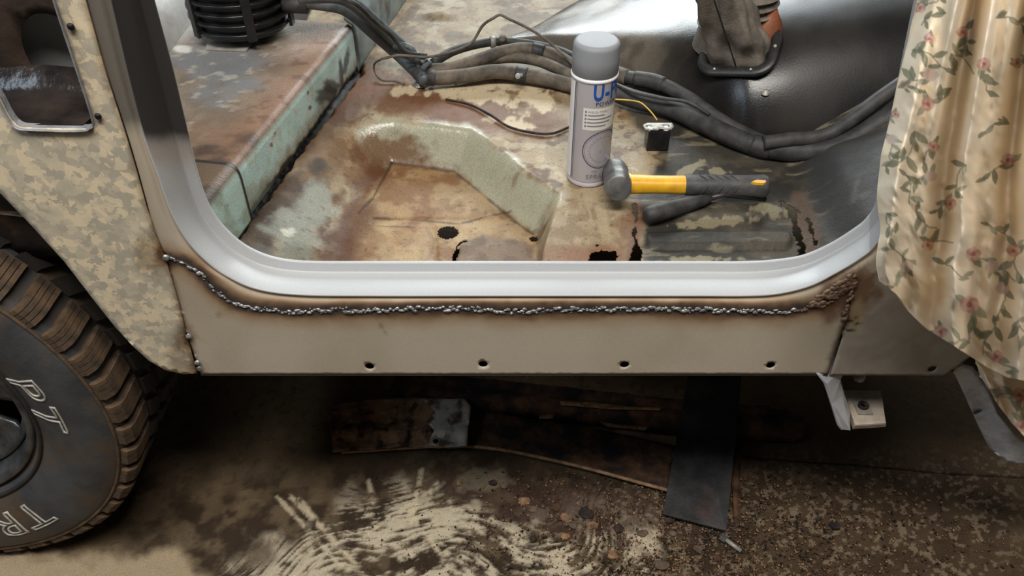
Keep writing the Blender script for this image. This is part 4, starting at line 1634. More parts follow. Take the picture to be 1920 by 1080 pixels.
# ------------------------------------------------------------------ spray can
def text_mesh(s, size, bold=0.0, sub=True):
    cu = bpy.data.curves.new('t', 'FONT')
    cu.body = s
    cu.size = size
    cu.offset = bold
    cu.resolution_u = 3
    cu.space_character = 1.12
    tmp = bpy.data.objects.new('tmp', cu)
    COL.objects.link(tmp)
    dg = bpy.context.evaluated_depsgraph_get()
    dg.update()
    me = bpy.data.meshes.new_from_object(tmp.evaluated_get(dg))
    bpy.data.objects.remove(tmp)
    bm = bmesh.new()
    bm.from_mesh(me)
    bpy.data.meshes.remove(me)
    bmesh.ops.triangulate(bm, faces=bm.faces)
    es = [e for e in bm.edges if e.calc_length() > size * .18]
    for _ in range(2):
        es = [e for e in bm.edges if e.calc_length() > size * .22]
        if es:
            bmesh.ops.subdivide_edges(bm, edges=es, cuts=1)
            bmesh.ops.triangulate(bm, faces=bm.faces)
    bm.verts.index_update()
    V = np.array([v.co for v in bm.verts])
    T = np.array([[v.index for v in f.verts] for f in bm.faces])
    bm.free()
    return V, T


def build_can():
    b = atZ(1101, 331, FLOORZ + .001)
    R_ = 0.0325
    can = empty('spray_can', tuple(b), 'grey capped aerosol spray can with blue lettering standing on the rusty floor', 'spray can')
    T0 = Matrix.Translation(b)
    m = MB()
    m.lathe([(0, .003), (R_ - .006, .003), (R_ - .004, 0), (R_ - .001, .001), (R_, .005), (R_ - .0012, .008), (R_, .011), (R_, .171), (R_ + .0008, .173), (R_ + .0008, .177), (R_ - .001, .179), (.01, .181), (0, .181)], 64, T0)
    body = m.build('can_body', M['can'], can, angle=math.radians(40))
    m = MB()
    cr = R_ + .0006
    prof = [(cr - .0015, .1775), (cr, .179), (cr + .0004, .20), (cr - .0006, .217)]
    for k in range(1, 8):
        a = math.pi / 2 * k / 7
        prof.append((cr - .0006 - .007 + .007 * math.cos(a), .217 + .007 * math.sin(a)))
    prof += [(.012, .2242), (0, .2243)]
    m.lathe(prof, 64, T0)
    m.build('can_cap', M['cap'], can)
    m = MB()
    m.lathe([(R_ + .0004, .1725), (R_ + .0016, .1735), (R_ + .0016, .1765), (R_ + .0002, .1778)], 64, T0, caps=False)
    m.build('white_collar', M['white'], can)
    # azimuth seen from the camera: 0 faces the camera, + to the right in the picture
    face = math.atan2(CAM[1] - b[1], CAM[0] - b[0])

    def cyl(xa, z, r):
        a = face + xa
        return np.stack([b[0] + r * np.cos(a), b[1] + r * np.sin(a), b[2] + z], -1)

    def patch(nm, a0, a1, z0, z1, mat, r, lab=None):
        a = np.linspace(math.radians(a0), math.radians(a1), 24)
        z = np.array([z0, z1])
        A, Z = np.meshgrid(a, z, indexing='ij')
        o = mk(nm, cyl(A.ravel(), Z.ravel(), r), gridfaces(24, 2), mat, can, label=lab)
        return o
    patch('label_strip', -100, -52, .012, .170, M['white'], R_ + .0002, 'plain white strip')
    patch('label_line', -52, -49, .012, .170, M['ink'], R_ + .00025)
    patch('label_line', -46, -44, .012, .170, M['inkgrey'], R_ + .00025)
    patch('text_box', -22, 76, .100, .135, M['offwhite'], R_ + .0002, 'cream box of small print')

    def text(s, size, a_start, z, mat, bold=0.0, sx=1.0, nm='lettering'):
        V, T = text_mesh(s, size, bold)
        A = math.radians(a_start) + V[:, 0] * sx / R_
        mk(nm, cyl(A, z + V[:, 1], R_ + .0004), T, mat, can, smooth=False)
    text('U-POL', .0385, 0, .1475, M['blue'], .0011, .60)
    text('POWER', .009, 8, .1385, M['ink'], .0001, 1.0)
    text('WELD-THRU', .005, -10, .1275, M['inkgrey'])
    for k in range(5):
        if k:
            patch('small_print_line', -10, (34, 58, 52, 40)[k - 1], .1285 - .0057 * k, .1305 - .0057 * k, M['inkgrey'], R_ + .0004)
        patch('bullet', -17, -12.5, .1275 - .0057 * k, .1308 - .0057 * k, M['inkgrey'], R_ + .0004)
    # gauge drawing
    gc, gz = math.radians(38), .0655

    def ringp(r0, r1, mat, a0=0, a1=360):
        t = np.radians(np.linspace(a0, a1, 60))
        rr_ = np.array([r0, r1])
        TT, RR = np.meshgrid(t, rr_, indexing='ij')
        A = gc + (RR * np.cos(TT)).ravel() / R_
        Z = gz + (RR * np.sin(TT)).ravel()
        mk('gauge_ring', cyl(A, Z, R_ + .0003), gridfaces(60, 2), mat, can, smooth=False)
    ringp(.0305, .0319, M['ink'])
    ringp(.0282, .0287, M['inkgrey'])
    ringp(.0205, .0209, M['inkgrey'], 30, 330)
    for k in range(24):
        t = math.radians(k * 15)
        ts_ = np.array([[.0215, -.0002], [.0245, -.0002], [.0245, .0002], [.0215, .0002]])
        A = gc + (ts_[:, 0] * math.cos(t) - ts_[:, 1] * math.sin(t)) / R_
        Z = gz + ts_[:, 0] * math.sin(t) + ts_[:, 1] * math.cos(t)
        mk('gauge_tick', cyl(A, Z, R_ + .00032), [(0, 1, 2, 3)], M['inkgrey'], can, smooth=False)
    t = math.radians(35)
    ts_ = np.array([[-.006, -.0006], [.017, -.0002], [.017, .0002], [-.006, .0006]])
    A = gc + (ts_[:, 0] * math.cos(t) - ts_[:, 1] * math.sin(t)) / R_
    Z = gz + ts_[:, 0] * math.sin(t) + ts_[:, 1] * math.cos(t)
    mk('gauge_needle', cyl(A, Z, R_ + .00034), [(0, 1, 2, 3)], M['ink'], can, smooth=False)
    text('SPRAY', .0105, -4, .0165, M['inkgrey'], .0002, 1.0)
    text('FIN', .005, 10, .0275, M['inkgrey'], 0, 1.0)


build_can()


# ------------------------------------------------------------------ hammer and second tool
def build_hammer():
    zc = FLOORZ + .0235
    hc = atZ(1155, 345, zc)
    ham = empty('club_hammer', (hc[0], hc[1], FLOORZ), 'short club hammer with a steel head and yellow and black handle', 'hammer')
    he = atZ(1440, 349, zc + .004)
    d = Vector(he - hc)
    Lh = d.length
    dx = d.normalized()
    ax = Vector((0, 0, 1)).cross(dx).normalized()   # along the head
    up = dx.cross(ax)
    Rm = Matrix((dx, ax, up)).transposed().to_4x4()
    Mh = Matrix.Translation(hc) @ Rm
    Mk = Mh
    Mh = Matrix.Translation(Vector(hc) + Vector((0, 0, .009))) @ Rm @ Matrix.Rotation(math.radians(-16), 4, 'X')
    # head: octagonal barrel with swollen faces, axis = local y
    m = MB()
    secs = [(-.047, .0165), (-.0455, .0195), (-.030, .0215), (-.018, .0195), (-.014, .0205), (.014, .0205), (.018, .0195), (.030, .0215), (.0455, .0195), (.047, .0165)]
    V = []
    n = 24
    for (y, r) in secs:
        for k in range(n):
            a = 2 * math.pi * k / n
            oc = math.cos(math.pi / 8) / math.cos(((a + math.pi / 8) % (math.pi / 4)) - math.pi / 8)
            bl = 0.5 if abs(y) > .03 else 1.0
            rr_ = r * (1 + (oc - 1) * bl)
            V.append(Mh @ Vector((rr_ * math.cos(a), y, rr_ * math.sin(a))))
    Fs = []
    for i in range(len(secs) - 1):
        for k in range(n):
            Fs.append((i * n + k, i * n + (k + 1) % n, (i + 1) * n + (k + 1) % n, (i + 1) * n + k))
    Fs += [tuple(range(n))[::-1], tuple((len(secs) - 1) * n + k for k in range(n))]
    m.add(V, Fs)
    m.build('hammer_head', M['hammer_head'], ham, angle=math.radians(28))
    Mh = Mk

    def handle(nm, mat, prof, cap=True):
        # (x, half height, half depth, z shift)
        V = []
        n = 28
        for (x, hh, hd, zs) in prof:
            for k in range(n):
                a = 2 * math.pi * k / n
                ca, sa = math.cos(a), math.sin(a)
                V.append(Mh @ Vector((x, hd * np.sign(ca) * abs(ca) ** .8, zs + hh * np.sign(sa) * abs(sa) ** .8)))
        Fs = []
        for i in range(len(prof) - 1):
            for k in range(n):
                Fs.append((i * n + k, i * n + (k + 1) % n, (i + 1) * n + (k + 1) % n, (i + 1) * n + k))
        Fs += [tuple(range(n))[::-1], tuple((len(prof) - 1) * n + k for k in range(n))]
        return MB().add(V, Fs).build(nm, mat, ham, angle=math.radians(45))
    k = Lh
    handle('yellow_shaft', M['yellow'], [(.016, .0155, .016, 0), (.021, .0155, .016, 0), (.0215, .0135, .0145, 0), (k * .25, .0125, .0135, 0), (k * .36, .0125, .0135, 0), (k * .47, .013, .014, 0)])
    g = handle('rubber_grip', M['grip'], [(k * .455, .0138, .0148, 0), (k * .46, .0145, .0155, 0), (k * .55, .0142, .015, 0), (k * .62, .0150, .0158, -.0005), (k * .68, .0146, .0152, 0), (k * .75, .0152, .016, -.0006), (k * .82, .0146, .0152, 0), (k * .9, .0152, .016, 0), (k * .97, .0158, .0165, .0), (k * .992, .0145, .015, 0), (k, .011, .012, 0)])
    # grooves
    for x in (.56, .61, .66, .71, .76):
        pts = []
        for t in np.linspace(-.9, 2.2, 14):
            pts.append(Mh @ Vector((k * x + .008 * math.sin(t * 1.6), -.0156 * math.cos(t - .3), .0150 * math.sin(t - .3))))
        MB().tube(pts, .0007, 6).build('grip_groove', M['black_rubber'], ham)
    # yellow hanging hole
    hcx = k * .93
    V = [Mh @ Vector((hcx + a, -.0095 + b, .0148 + (.0 if i % 1 else 0))) for i, (a, b) in enumerate(((-.013, -.002), (-.006, -.0045), (.004, -.005), (.008, -.002), (.008, .003), (.003, .005), (-.006, .003)))]
    V2 = [v + up * -.004 for v in V]
    nn = len(V)
    MB().add(V + V2, [tuple(range(nn)), tuple(range(2 * nn - 1, nn - 1, -1))] + [(i, (i + 1) % nn, (i + 1) % nn + nn, i + nn) for i in range(nn)]).build('hanging_hole', M['yellow'], ham, smooth=False)


build_hammer()


def build_tool2():
    zc = FLOORZ + .0165
    a = atZ(1222, 402, zc)
    b = atZ(1345, 368, zc + .002)
    t = empty('rubber_handled_tool', (a[0], a[1], FLOORZ), 'black rubber tool handle lying half under the hammer', 'hand tool')
    d = (b - a)
    pts = [a - d * .10, a - d * .08, a - d * .03, a + d * .06, a + d * .2, a + d * .4, a + d * .6, a + d * .78, a + d * .9]
    MB().tube(pts, [.006, .0105, .0128, .0135, .0128, .0115, .0105, .0085, .005], 20).build('tool_handle', M['black_rubber'], t)
    e = np.array([b[0] + .075, b[1] + .008, FLOORZ + .008])
    MB().tube([a + d * .85, b + d * .1, e], [.0045, .0042, .004], 10).build('tool_shaft', M['steel_plate'], t)


build_tool2()


# ------------------------------------------------------------------ hoses and wires
def hose(name, pts, r, mat, label, n=60, cat='hose', parts=None, sides=14, group=None):
    P = []
    for p in pts:
        P.append(atZ(p[0], p[1], p[2]))
    P = catmull(P, n)
    o = MB().tube(P, r, sides).build(name, M[mat], None)
    org = P[0]
    o.data.transform(Matrix.Translation(-Vector(org)))
    o.location = org
    tag(o, label, cat, group)
    for (k, rr_, ln, mt, nm) in (parts or []):
        i = int(k * (n - 1))
        j = min(n - 1, i + ln)
        c = MB().tube(P[i:j + 1], rr_, sides).build(nm, M[mt], o)
    return o


Z0 = FLOORZ
hose('coolant_hose', [(556, 2, .755), (600, 6, .75), (650, 18, .735), (700, 60, .69), (740, 95, .645), (775, 128, .625), (800, 152, .622)], .0125, 'hose_blue', 'thick grey hose running down from the finned canister to the floor', parts=[(.9, .0137, 4, 'black_rubber', 'hose_end')])
hose('coolant_hose', [(560, -6, .79), (640, -4, .78), (690, 30, .735), (740, 75, .675), (770, 100, .648), (790, 115, .64), (812, 140, .618)], .0115, 'hose_blue', 'upper grey hose curving beside the thick hose from the canister')
hose('cable', [(625, -10, .805), (668, 8, .79), (700, 38, .745), (733, 66, .705), (760, 96, .67), (800, 104, .655)], .0035, 'black_rubber', 'thin black cable lying along the two canister hoses', cat='cable')
hose('heater_hose', [(800, 146, .623), (830, 146, .62), (880, 141, .622), (930, 134, .625), (985, 141, .62), (1040, 152, .617), (1090, 166, .615)], .0135, 'hose_brown', 'dusty lower floor hose with a worm clamp left of the can',
     parts=[(0.0, .0148, 5, 'black_rubber', 'hose_collar'), (.62, .0148, 4, 'black_rubber', 'hose_collar'), (.70, .0105, 8, 'zinc', 'pipe_stub')])
hose('heater_hose', [(800, 132, .626), (850, 128, .627), (900, 112, .633), (945, 97, .64), (990, 92, .64), (1040, 104, .634), (1085, 130, .628), (1130, 150, .62)], .0125, 'hose_brown', 'dusty upper floor hose arching left of the can', parts=[(.60, .0138, 4, 'black_rubber', 'hose_collar'), (.66, .0105, 9, 'hose_blue', 'pipe_stub')])
hose('heater_hose', [(812, 118, .63), (850, 96, .637), (900, 82, .64), (945, 78, .64), (1000, 84, .635), (1050, 96, .63), (1085, 112, .628)], .0085, 'black_rubber', 'slim black hose behind the dusty floor hoses', parts=[(.42, .0115, 2, 'zinc', 'hose_clip')])
hose('heater_hose', [(850, 150, .613), (900, 118, .627), (950, 108, .630), (1000, 112, .628), (1040, 126, .625), (1085, 148, .618)], .0105, 'hose_brown', 'short dusty hose squeezed between the two floor hoses')
hose('cable', [(716, 110, .66), (750, 104, .665), (800, 107, .660), (850, 96, .665), (884, 80, .672), (905, 48, .70), (925, 34, .712), (938, 28, .716), (955, 36, .71), (985, 50, .695), (1015, 68, .68), (1045, 92, .66), (1075, 122, .64), (1092, 140, .63)], .0026, 'hose_brown', 'thin braided cable looping high over the floor hoses', 120, 'cable', sides=8)
hose('wire', [(716, 110, .66), (702, 120, .63), (703, 136, .612), (716, 150, .605), (740, 152, .604), (758, 158, .603)], .0018, 'hose_brown', 'thin wire loop beside the teal box', cat='wire', sides=8)
hose('breather_pipe', [(740, 88, .665), (760, 86, .672), (772, 92, .668), (782, 110, .65), (786, 130, .63), (789, 154, .606)], .0055, 'hose_blue', 'short grey breather pipe standing on a bright bolt', cat='pipe', parts=[(0.0, .0062, 14, 'hose_blue', 'pipe_cap')])
hose('breather_pipe', [(806, 115, .648), (795, 128, .635), (791, 150, .61)], .006, 'hose_blue', 'second short grey pipe beside the breather', cat='pipe')
hose('wiring_harness', [(1150, 136, .638), (1180, 146, .64), (1232, 155, .642), (1290, 184, .635), (1350, 226, .625), (1400, 254, .618), (1432, 268, .617)], .0125, 'black_rubber', 'upper black wiring loom along the tunnel base', parts=[(.0, .0142, 9, 'hose_brown', 'loom_sleeve'), (.22, .0142, 10, 'black_rubber', 'loom_sleeve')])
hose('wiring_harness', [(1140, 168, .625), (1190, 186, .622), (1260, 204, .62), (1320, 232, .619), (1385, 262, .617), (1440, 278, .617), (1510, 284, .618), (1570, 276, .63), (1620, 250, .655), (1680, 212, .685), (1730, 180, .71)], .0165, 'black_rubber', 'thick black wiring loom sweeping across the dark floor', 90, parts=[(.46, .0178, 5, 'black_rubber', 'tape_wrap')])
hose('wiring_harness', [(1432, 268, .632), (1480, 262, .637), (1530, 258, .64), (1565, 246, .65), (1605, 218, .675), (1650, 184, .70), (1700, 150, .725)], .0115, 'black_rubber', 'upper branch of the black loom rising behind the curtain')
hose('cable', [(1150, 155, .64), (1185, 172, .645), (1240, 184, .647), (1290, 192, .648), (1330, 215, .64)], .003, 'black_rubber', 'thin black cable resting on the thick loom', cat='cable', sides=8)
hose('wire', [(1150, 186, .632), (1180, 188, .634), (1200, 192, .636), (1213, 202, .632), (1224, 214, .627), (1232, 225, .626)], .0012, 'wire_yellow', 'thin yellow wire ending at the small black relay', cat='wire', sides=6)
hose('wire', [(836, 186, .603), (880, 196, .604), (920, 216, .604), (955, 238, .604), (1000, 249, .604), (1036, 250, .604), (1072, 236, .604)], .0022, 'rust_dark', 'dark rusty wire lying curved on the flaking floor', cat='wire', sides=8)

# worm clamps and bolts
def worm(px, py, z, s=1.0):
    p = atZ(px, py, z)
    o = empty('hose_clamp', tuple(p), 'small steel worm clamp screw on the lower dusty hose', 'clamp')
    m = MB()
    m.lathe([(0, .007), (.0045, .0065), (.0055, .003), (.0055, -.003), (.004, -.004)], 14, Matrix.Translation(p) @ Matrix.Rotation(1.1, 4, 'X'))
    m.build('screw_head', M['zinc'], o, angle=.7)
    m = MB()
    m.box(p + np.array([.004, .006, -.004]), (.010, .014, .008), bev=.001)
    m.build('screw_housing', M['black_rubber'], o, smooth=False)


worm(971, 143, .632)
p = atZ(788, 158, FLOORZ + .001)
m = MB()
m.lathe([(0, .009), (.006, .0085), (.010, .004), (.013, .0012), (.015, 0)], 20, Matrix.Translation(p))
o = m.build('bolt_head', M['chrome'], CAR)
p = atZ(943, 78, .648)
m = MB()
m.lathe([(0, .012), (.0065, .012), (.0075, .010), (.0075, 0), (0, 0)], 16, Matrix.Translation(p) @ Matrix.Rotation(.5, 4, 'X'))
tag(m.build('hose_plug', M['hose_brown'], None), 'small round plug on top of the slim black hose', 'plug')

# relay with bracket
p = atZ(1233, 287, FLOORZ)
rel = empty('relay', tuple(p), 'small square black relay with a zinc tab on the dark floor', 'relay')
m = MB()
m.box((p[0], p[1] + .02, FLOORZ + .0185), (.036, .03, .035), bev=.002)
m.build('relay_box', M['dark_plastic'], rel, smooth=False)
P2, T2 = plate_cdt([(-.024, -.008), (-.004, -.010), (.0, -.006), (.018, -.008), (.024, .0), (.022, .010), (-.018, .010), (-.026, .004)], [[(-.017 + .004 * math.cos(t), .0 + .003 * math.sin(t)) for t in np.linspace(0, 6.28, 12, endpoint=False)], [(.012 + .005 * math.cos(t), .001 + .003 * math.sin(t)) for t in np.linspace(0, 6.28, 12, endpoint=False)]], .005)
mk('relay_tab', np.stack([p[0] + P2[:, 0], p[1] + .016 + P2[:, 1], np.full(len(P2), FLOORZ + .040) + .1 * P2[:, 1]], 1), T2, M['zinc'], rel, solid=.0012)


# ------------------------------------------------------------------ finned canister on the box
def build_canister():
    c = atZ(461, 58, BTOP + .004)
    can = empty('finned_canister', (c[0], c[1], BTOP), 'black finned cylindrical canister standing on the raised box', 'canister')
    T0 = Matrix.Translation((c[0], c[1], BTOP))
    Rc = .092
    m = MB()
    m.lathe([(0, .006), (Rc * .55, .006), (Rc * .6, .012), (Rc * .86, .018), (Rc * .88, .024), (Rc * .88, .19), (Rc * .5, .20), (0, .20)], 56, T0)
    m.build('canister_body', M['dark_plastic'], can, angle=.6)
    for k in range(9):
        z = .026 + k * .0175
        r = Rc * (0.98 if k else .95)
        m = MB()
        m.lathe([(r * .87, z), (r * .985, z), (r, z + .0015), (r, z + .004), (r * .985, z + .0055), (r * .87, z + .0055)], 64, T0, caps=False)
        m.build('cooling_fin', M['dark_plastic'], can, angle=.9)
    for a in (-2.35, -1.15, -.1, 1.5, 3.0):
        q = Vector((c[0] + Rc * .97 * math.cos(a), c[1] + Rc * .97 * math.sin(a), BTOP + .10))
        m = MB()
        m.box(q, (.006, .016, .16), Matrix.Rotation(a, 3, 'Z'), .001)
        m.build('strap', M['dark_plastic'], can, smooth=False)
    a = -.02
    st = [(c[0] + Rc * .9, c[1] - .02, BTOP + .06), (c[0] + Rc * 1.15, c[1] - .022, BTOP + .06), (c[0] + Rc * 1.35, c[1] - .024, BTOP + .06)]
    MB().tube(st, .014, 16).build('outlet', M['black_rubber'], can)
    # bracket under it
    q = [atZ(385, 92, BTOP + .003), atZ(462, 95, BTOP + .003), atZ(482, 66, BTOP + .003), atZ(392, 62, BTOP + .003)]
    V = [tuple(x) for x in q] + [(x[0], x[1], x[2] - .002) for x in q]
    b = MB().add(V, [(0, 1, 2, 3), (7, 6, 5, 4), (0, 4, 5, 1), (1, 5, 6, 2), (2, 6, 7, 3), (3, 7, 4, 0)]).build('bracket_plate', M['zinc'], can, smooth=False)
    p = atZ(423, 84, BTOP + .004)
    m = MB()
    m.lathe([(0, .007), (.005, .007), (.0058, .005), (.0058, 0)], 6, Matrix.Translation(p))
    m.build('bracket_bolt', M['rust_dark'], b, smooth=False)


build_canister()


# ------------------------------------------------------------------ curtain
def build_curtain():
    nu, nv = 330, 560
    left = np.array([(-160, 1765), (0, 1722), (60, 1706), (150, 1684), (230, 1667), (290, 1652), (350, 1646), (400, 1644), (440, 1650), (470, 1650), (500, 1644), (520, 1643), (560, 1650)], float)
    s = np.linspace(0, 1, nu)
    t = np.linspace(0, 1, nv)
    S_, T_ = np.meshgrid(s, t, indexing='ij')
    hem_s = np.array([0, .06, .12, .2, .3, .42, .50, .58, .66, .8, 1.0])
    hem_y = np.array([528, 552, 585, 622, 655, 690, 708, 716, 712, 700, 690], float)
    # in the s domain the hem is set by px
    right_top, right_bot = 2140, 2120
    hem = np.interp(S_, hem_s, hem_y)
    py = -160 + T_ * (hem + 160)
    lx = np.interp(py, left[:, 0], left[:, 1])
    lx = lx + 5 * np.sin(py * .05) * sstep(300, 480, py)
    px = lx + S_ * (2130 - lx)
    # folds run downwards, fanning out a little
    q = S_ * 1.0
    A = (fbm(T_, S_ * 0 + 1, 3, 2, 5) - .5) * .05
    ph = (q + A + .05 * T_) * 2 * math.pi
    fold = 0.024 * np.sin(ph * 4.2 + 0.6 + 1.2 * T_) + 0.014 * np.sin(ph * 7.7 + 2.0 - 1.5 * T_) + 0.0015 * np.sin(ph * 13 + 5 * T_)
    fold += 0.012 * (fbm(S_ * 3 + T_ * .6, T_ * 1.5 - S_, 3.0, 4, 21) - .5)
    wr = (fbm(S_ * 2.4 + T_ * 1.2, T_ * 3.4 - S_ * 1.6, 4.0, 3, 25) - .5)
    fold += .010 * wr * sstep(.1, .7, T_)
    edge_roll = 0.022 * np.exp(-(S_ / .016) ** 2)
    Y = -0.085 + fold * (0.5 + .5 * sstep(0, .3, T_)) + edge_roll + .012 * sstep(.85, 1.0, T_)
    P = atY(px, py, Y)
    u, v = px.ravel(), py.ravel()
    c = np.tile(lin((250, 233, 205)), (u.size, 1))
    c = mix(c, (252, 240, 220), sstep(.4, .7, fbm(u, v, .02, 3, 3)) * .6)
    paint = {'leaf': (132, 134, 110), 'leaf2': (166, 166, 144), 'stem': (152, 148, 128), 'rose': (206, 148, 136), 'rose2': (228, 196, 180), 'core': (178, 108, 108), 'grey': (200, 200, 196)}

    def sprig(cx, cy, sc, ang, seed, kind):
        nonlocal c
        rs = np.random.RandomState(seed)
        sel = np.where((np.abs(u - cx) < 62 * sc) & (np.abs(v - cy) < 62 * sc))[0]
        if not len(sel):
            return
        uu, vv = u[sel] - cx, v[sel] - cy
        sc = sc * 1.12
        uu = uu + 3.0 * (fbm(u[sel], v[sel], .12, 2, seed) - .5)
        vv = vv + 3.0 * (fbm(u[sel], v[sel], .12, 2, seed + 7) - .5)
        cc = c[sel]
        # stem: a gentle s through the sprig
        ca, sa = math.cos(ang), math.sin(ang)
        st = [(k * ca * 9 * sc - sa * 5 * sc * math.sin(k * .9 + seed), k * sa * 9 * sc + ca * 5 * sc * math.sin(k * .9 + seed)) for k in range(0, 6)]
        d = dist_poly(uu, vv, st, False)
        cc = mix(cc, paint['stem'], sstep(2.2, .9, d) * .75)
        nl = rs.randint(4, 7)
        for k in range(nl):
            b = st[rs.randint(1, len(st))] if k > 1 else st[0]
            la = ang + rs.uniform(-1.4, 1.4) + (math.pi if rs.rand() < .25 else 0)
            ln = rs.uniform(9, 15) * sc
            lx_, ly_ = b[0] + math.cos(la) * ln * .9, b[1] + math.sin(la) * ln * .9
            a_ = ((uu - lx_) * math.cos(la) + (vv - ly_) * math.sin(la)) / ln
            b_ = (-(uu - lx_) * math.sin(la) + (vv - ly_) * math.cos(la)) / (ln * .36)
            m_ = sstep(.2, -.15, np.abs(b_) - (1 - a_ ** 2)) * (np.abs(a_) < 1)
            cc = mix(cc, paint['leaf'] if rs.rand() < .6 else paint['leaf2'], m_ * .85)
        if kind:
            pal = ('rose', 'rose2') if kind == 1 else ('grey', 'rose2')
            for k in range(6):
                a0 = k * 1.05 + seed
                rr_ = 6.5 * sc
                dx, dy = rr_ * math.cos(a0), rr_ * math.sin(a0) * .8
                dd = np.hypot((uu - dx), (vv - dy)) / (6.2 * sc)
                cc = mix(cc, paint[pal[k % 2]], sstep(1.1, .75, dd) * .8)
            dd = np.hypot(uu, vv) / (4.2 * sc)
            cc = mix(cc, paint['core'] if kind == 1 else paint['rose2'], sstep(1.1, .6, dd) * .85)
        c[sel] = cc
    roses = [(1805, 60, .9), (1742, 72, .8), (1740, 195, 1.05), (1750, 275, .85), (1845, 120, 1.0), (1907, 118, .8), (1782, 382, .85), (1825, 477, 1.1), (1695, 158, .7), (1680, 215, .6), (1740, 460, .9), (1818, 571, 1.35), (1764, 622, 1.0), (1725, 15, .8), (1890, 300, 1.0), (1900, 470, 1.0), (1985, 200, 1), (1990, 420, 1), (1960, 560, 1), (1868, 668, 1.0)]
    for k, (x, y, sc) in enumerate(roses):
        sprig(x, y, sc, 1.2 + 1.7 * math.sin(k * 2.3), k * 13 + 5, 1)
    lone = [(1672, 262, .8), (1664, 305, .8), (1662, 400, .8), (1668, 470, .8), (1676, 345, .9), (1770, 20, 1.0), (1785, 100, 1.1), (1830, 25, 1), (1745, 140, 1.1), (1720, 250, 1.2), (1770, 230, 1.1), (1700, 330, 1.0), (1745, 330, .9), (1850, 220, .9), (1870, 30, 1.0), (1810, 310, 1.0), (1838, 360, 1.0), (1860, 420, .9), (1715, 400, 1.0), (1775, 440, 1.1), (1700, 500, .9), (1770, 500, 1.0), (1900, 380, 1.0), (1890, 230, .9), (1880, 540, 1.0), (1740, 560, 1.0), (1860, 610, 1.1), (1800, 640, .9), (1905, 30, 1), (1730, 100, 1), (1690, 285, .8), (1690, 440, .8), (1860, 500, 1), (1910, 600, 1), (1950, 60, 1), (1950, 60, 1), (1990, 110, 1), (1960, 150, 1), (2040, 90, 1), (2050, 180, 1), (1950, 290, 1), (2030, 280, 1), (2090, 240, 1), (1950, 360, 1), (2050, 380, 1), (2095, 430, 1), (1950, 470, 1), (2030, 500, 1), (2080, 560, 1), (2010, 600, 1), (1950, 640, 1), (2070, 650, 1), (2100, 60, 1)]
    for k, (x, y, sc) in enumerate(lone):
        if k % 3 == 1:
            continue
        sprig(x, y, sc, 1.57 + 1.3 * math.sin(k * 1.7), k * 29 + 11, 2 if k % 4 == 0 else 0)
    o = mk('floral_curtain', P.reshape(-1, 3), gridfaces(nu, nv), M['cloth'], None, c, solid=-.0012)
    tag(o, 'cream cotton curtain printed with small roses draped over the door pillar', 'curtain')
    # lower tail of the cloth hanging behind the front fold
    nu2, nv2 = 170, 150
    S_, T_ = np.meshgrid(np.linspace(0, 1, nu2), np.linspace(0, 1, nv2), indexing='ij')
    topx = 1822 + S_ * 300
    topy = 655 - 30 * S_
    botx = 1838 + S_ * 300
    boty = np.interp(S_, [0, .1, .2, .3, .4, .6, 1], [705, 752, 795, 826, 850, 880, 890])
    px = topx + (botx - topx) * T_
    py = topy + (boty - topy) * T_
    fold = .012 * np.sin(S_ * 21 + 3 * T_) + .014 * (fbm(S_, T_, 5, 3, 9) - .5) + .008 * np.sin(S_ * 40 - 5 * T_)
    P2 = atY(px, py, -.035 + fold * .8)
    u, v = px.ravel(), py.ravel()
    c = np.tile(lin((250, 233, 205)), (u.size, 1))
    for k, (x, y, sc) in enumerate([(1905, 690, 1.3), (1880, 735, 1.0), (1912, 740, 1.1), (1960, 760, 1.2), (1915, 800, 1.0), (1990, 820, 1.0)]):
        sprig(x, y, sc, 1.0 + k, k * 17 + 3, 1 + k % 2)
    mk('curtain_tail', P2.reshape(-1, 3), gridfaces(nu2, nv2), M['cloth'], o, c, solid=-.0012)


build_curtain()


# ------------------------------------------------------------------ scrap metal on the ground
def slab(name, outline, thick, z, mat, label, cat='scrap metal', tilt=None, crease=None, parent=None, spacing=.01, rough=.0015, group=None, zfun=None):
    a = np.array(outline, float)
    w_ = atZ(a[:, 0], a[:, 1], z)
    P, T = plate_cdt([tuple(q) for q in w_[:, :2]], [], spacing)
    zz = np.full(len(P), z)
    if zfun is not None:
        zz = zz + zfun(P[:, 0], P[:, 1])
    zz = zz + rough * (fbm(P[:, 0], P[:, 1], 60, 3, 5) - .5) * 2
    V = np.stack([P[:, 0], P[:, 1], zz], 1)
    n = np.cross(V[T[:, 1]] - V[T[:, 0]], V[T[:, 2]] - V[T[:, 0]])
    T[n[:, 2] < 0] = T[n[:, 2] < 0][:, ::-1]
    o = mk(name, V, T, mat, parent, smooth=True, solid=thick)
    if parent is None:
        tag(o, label, cat, group)
    return o


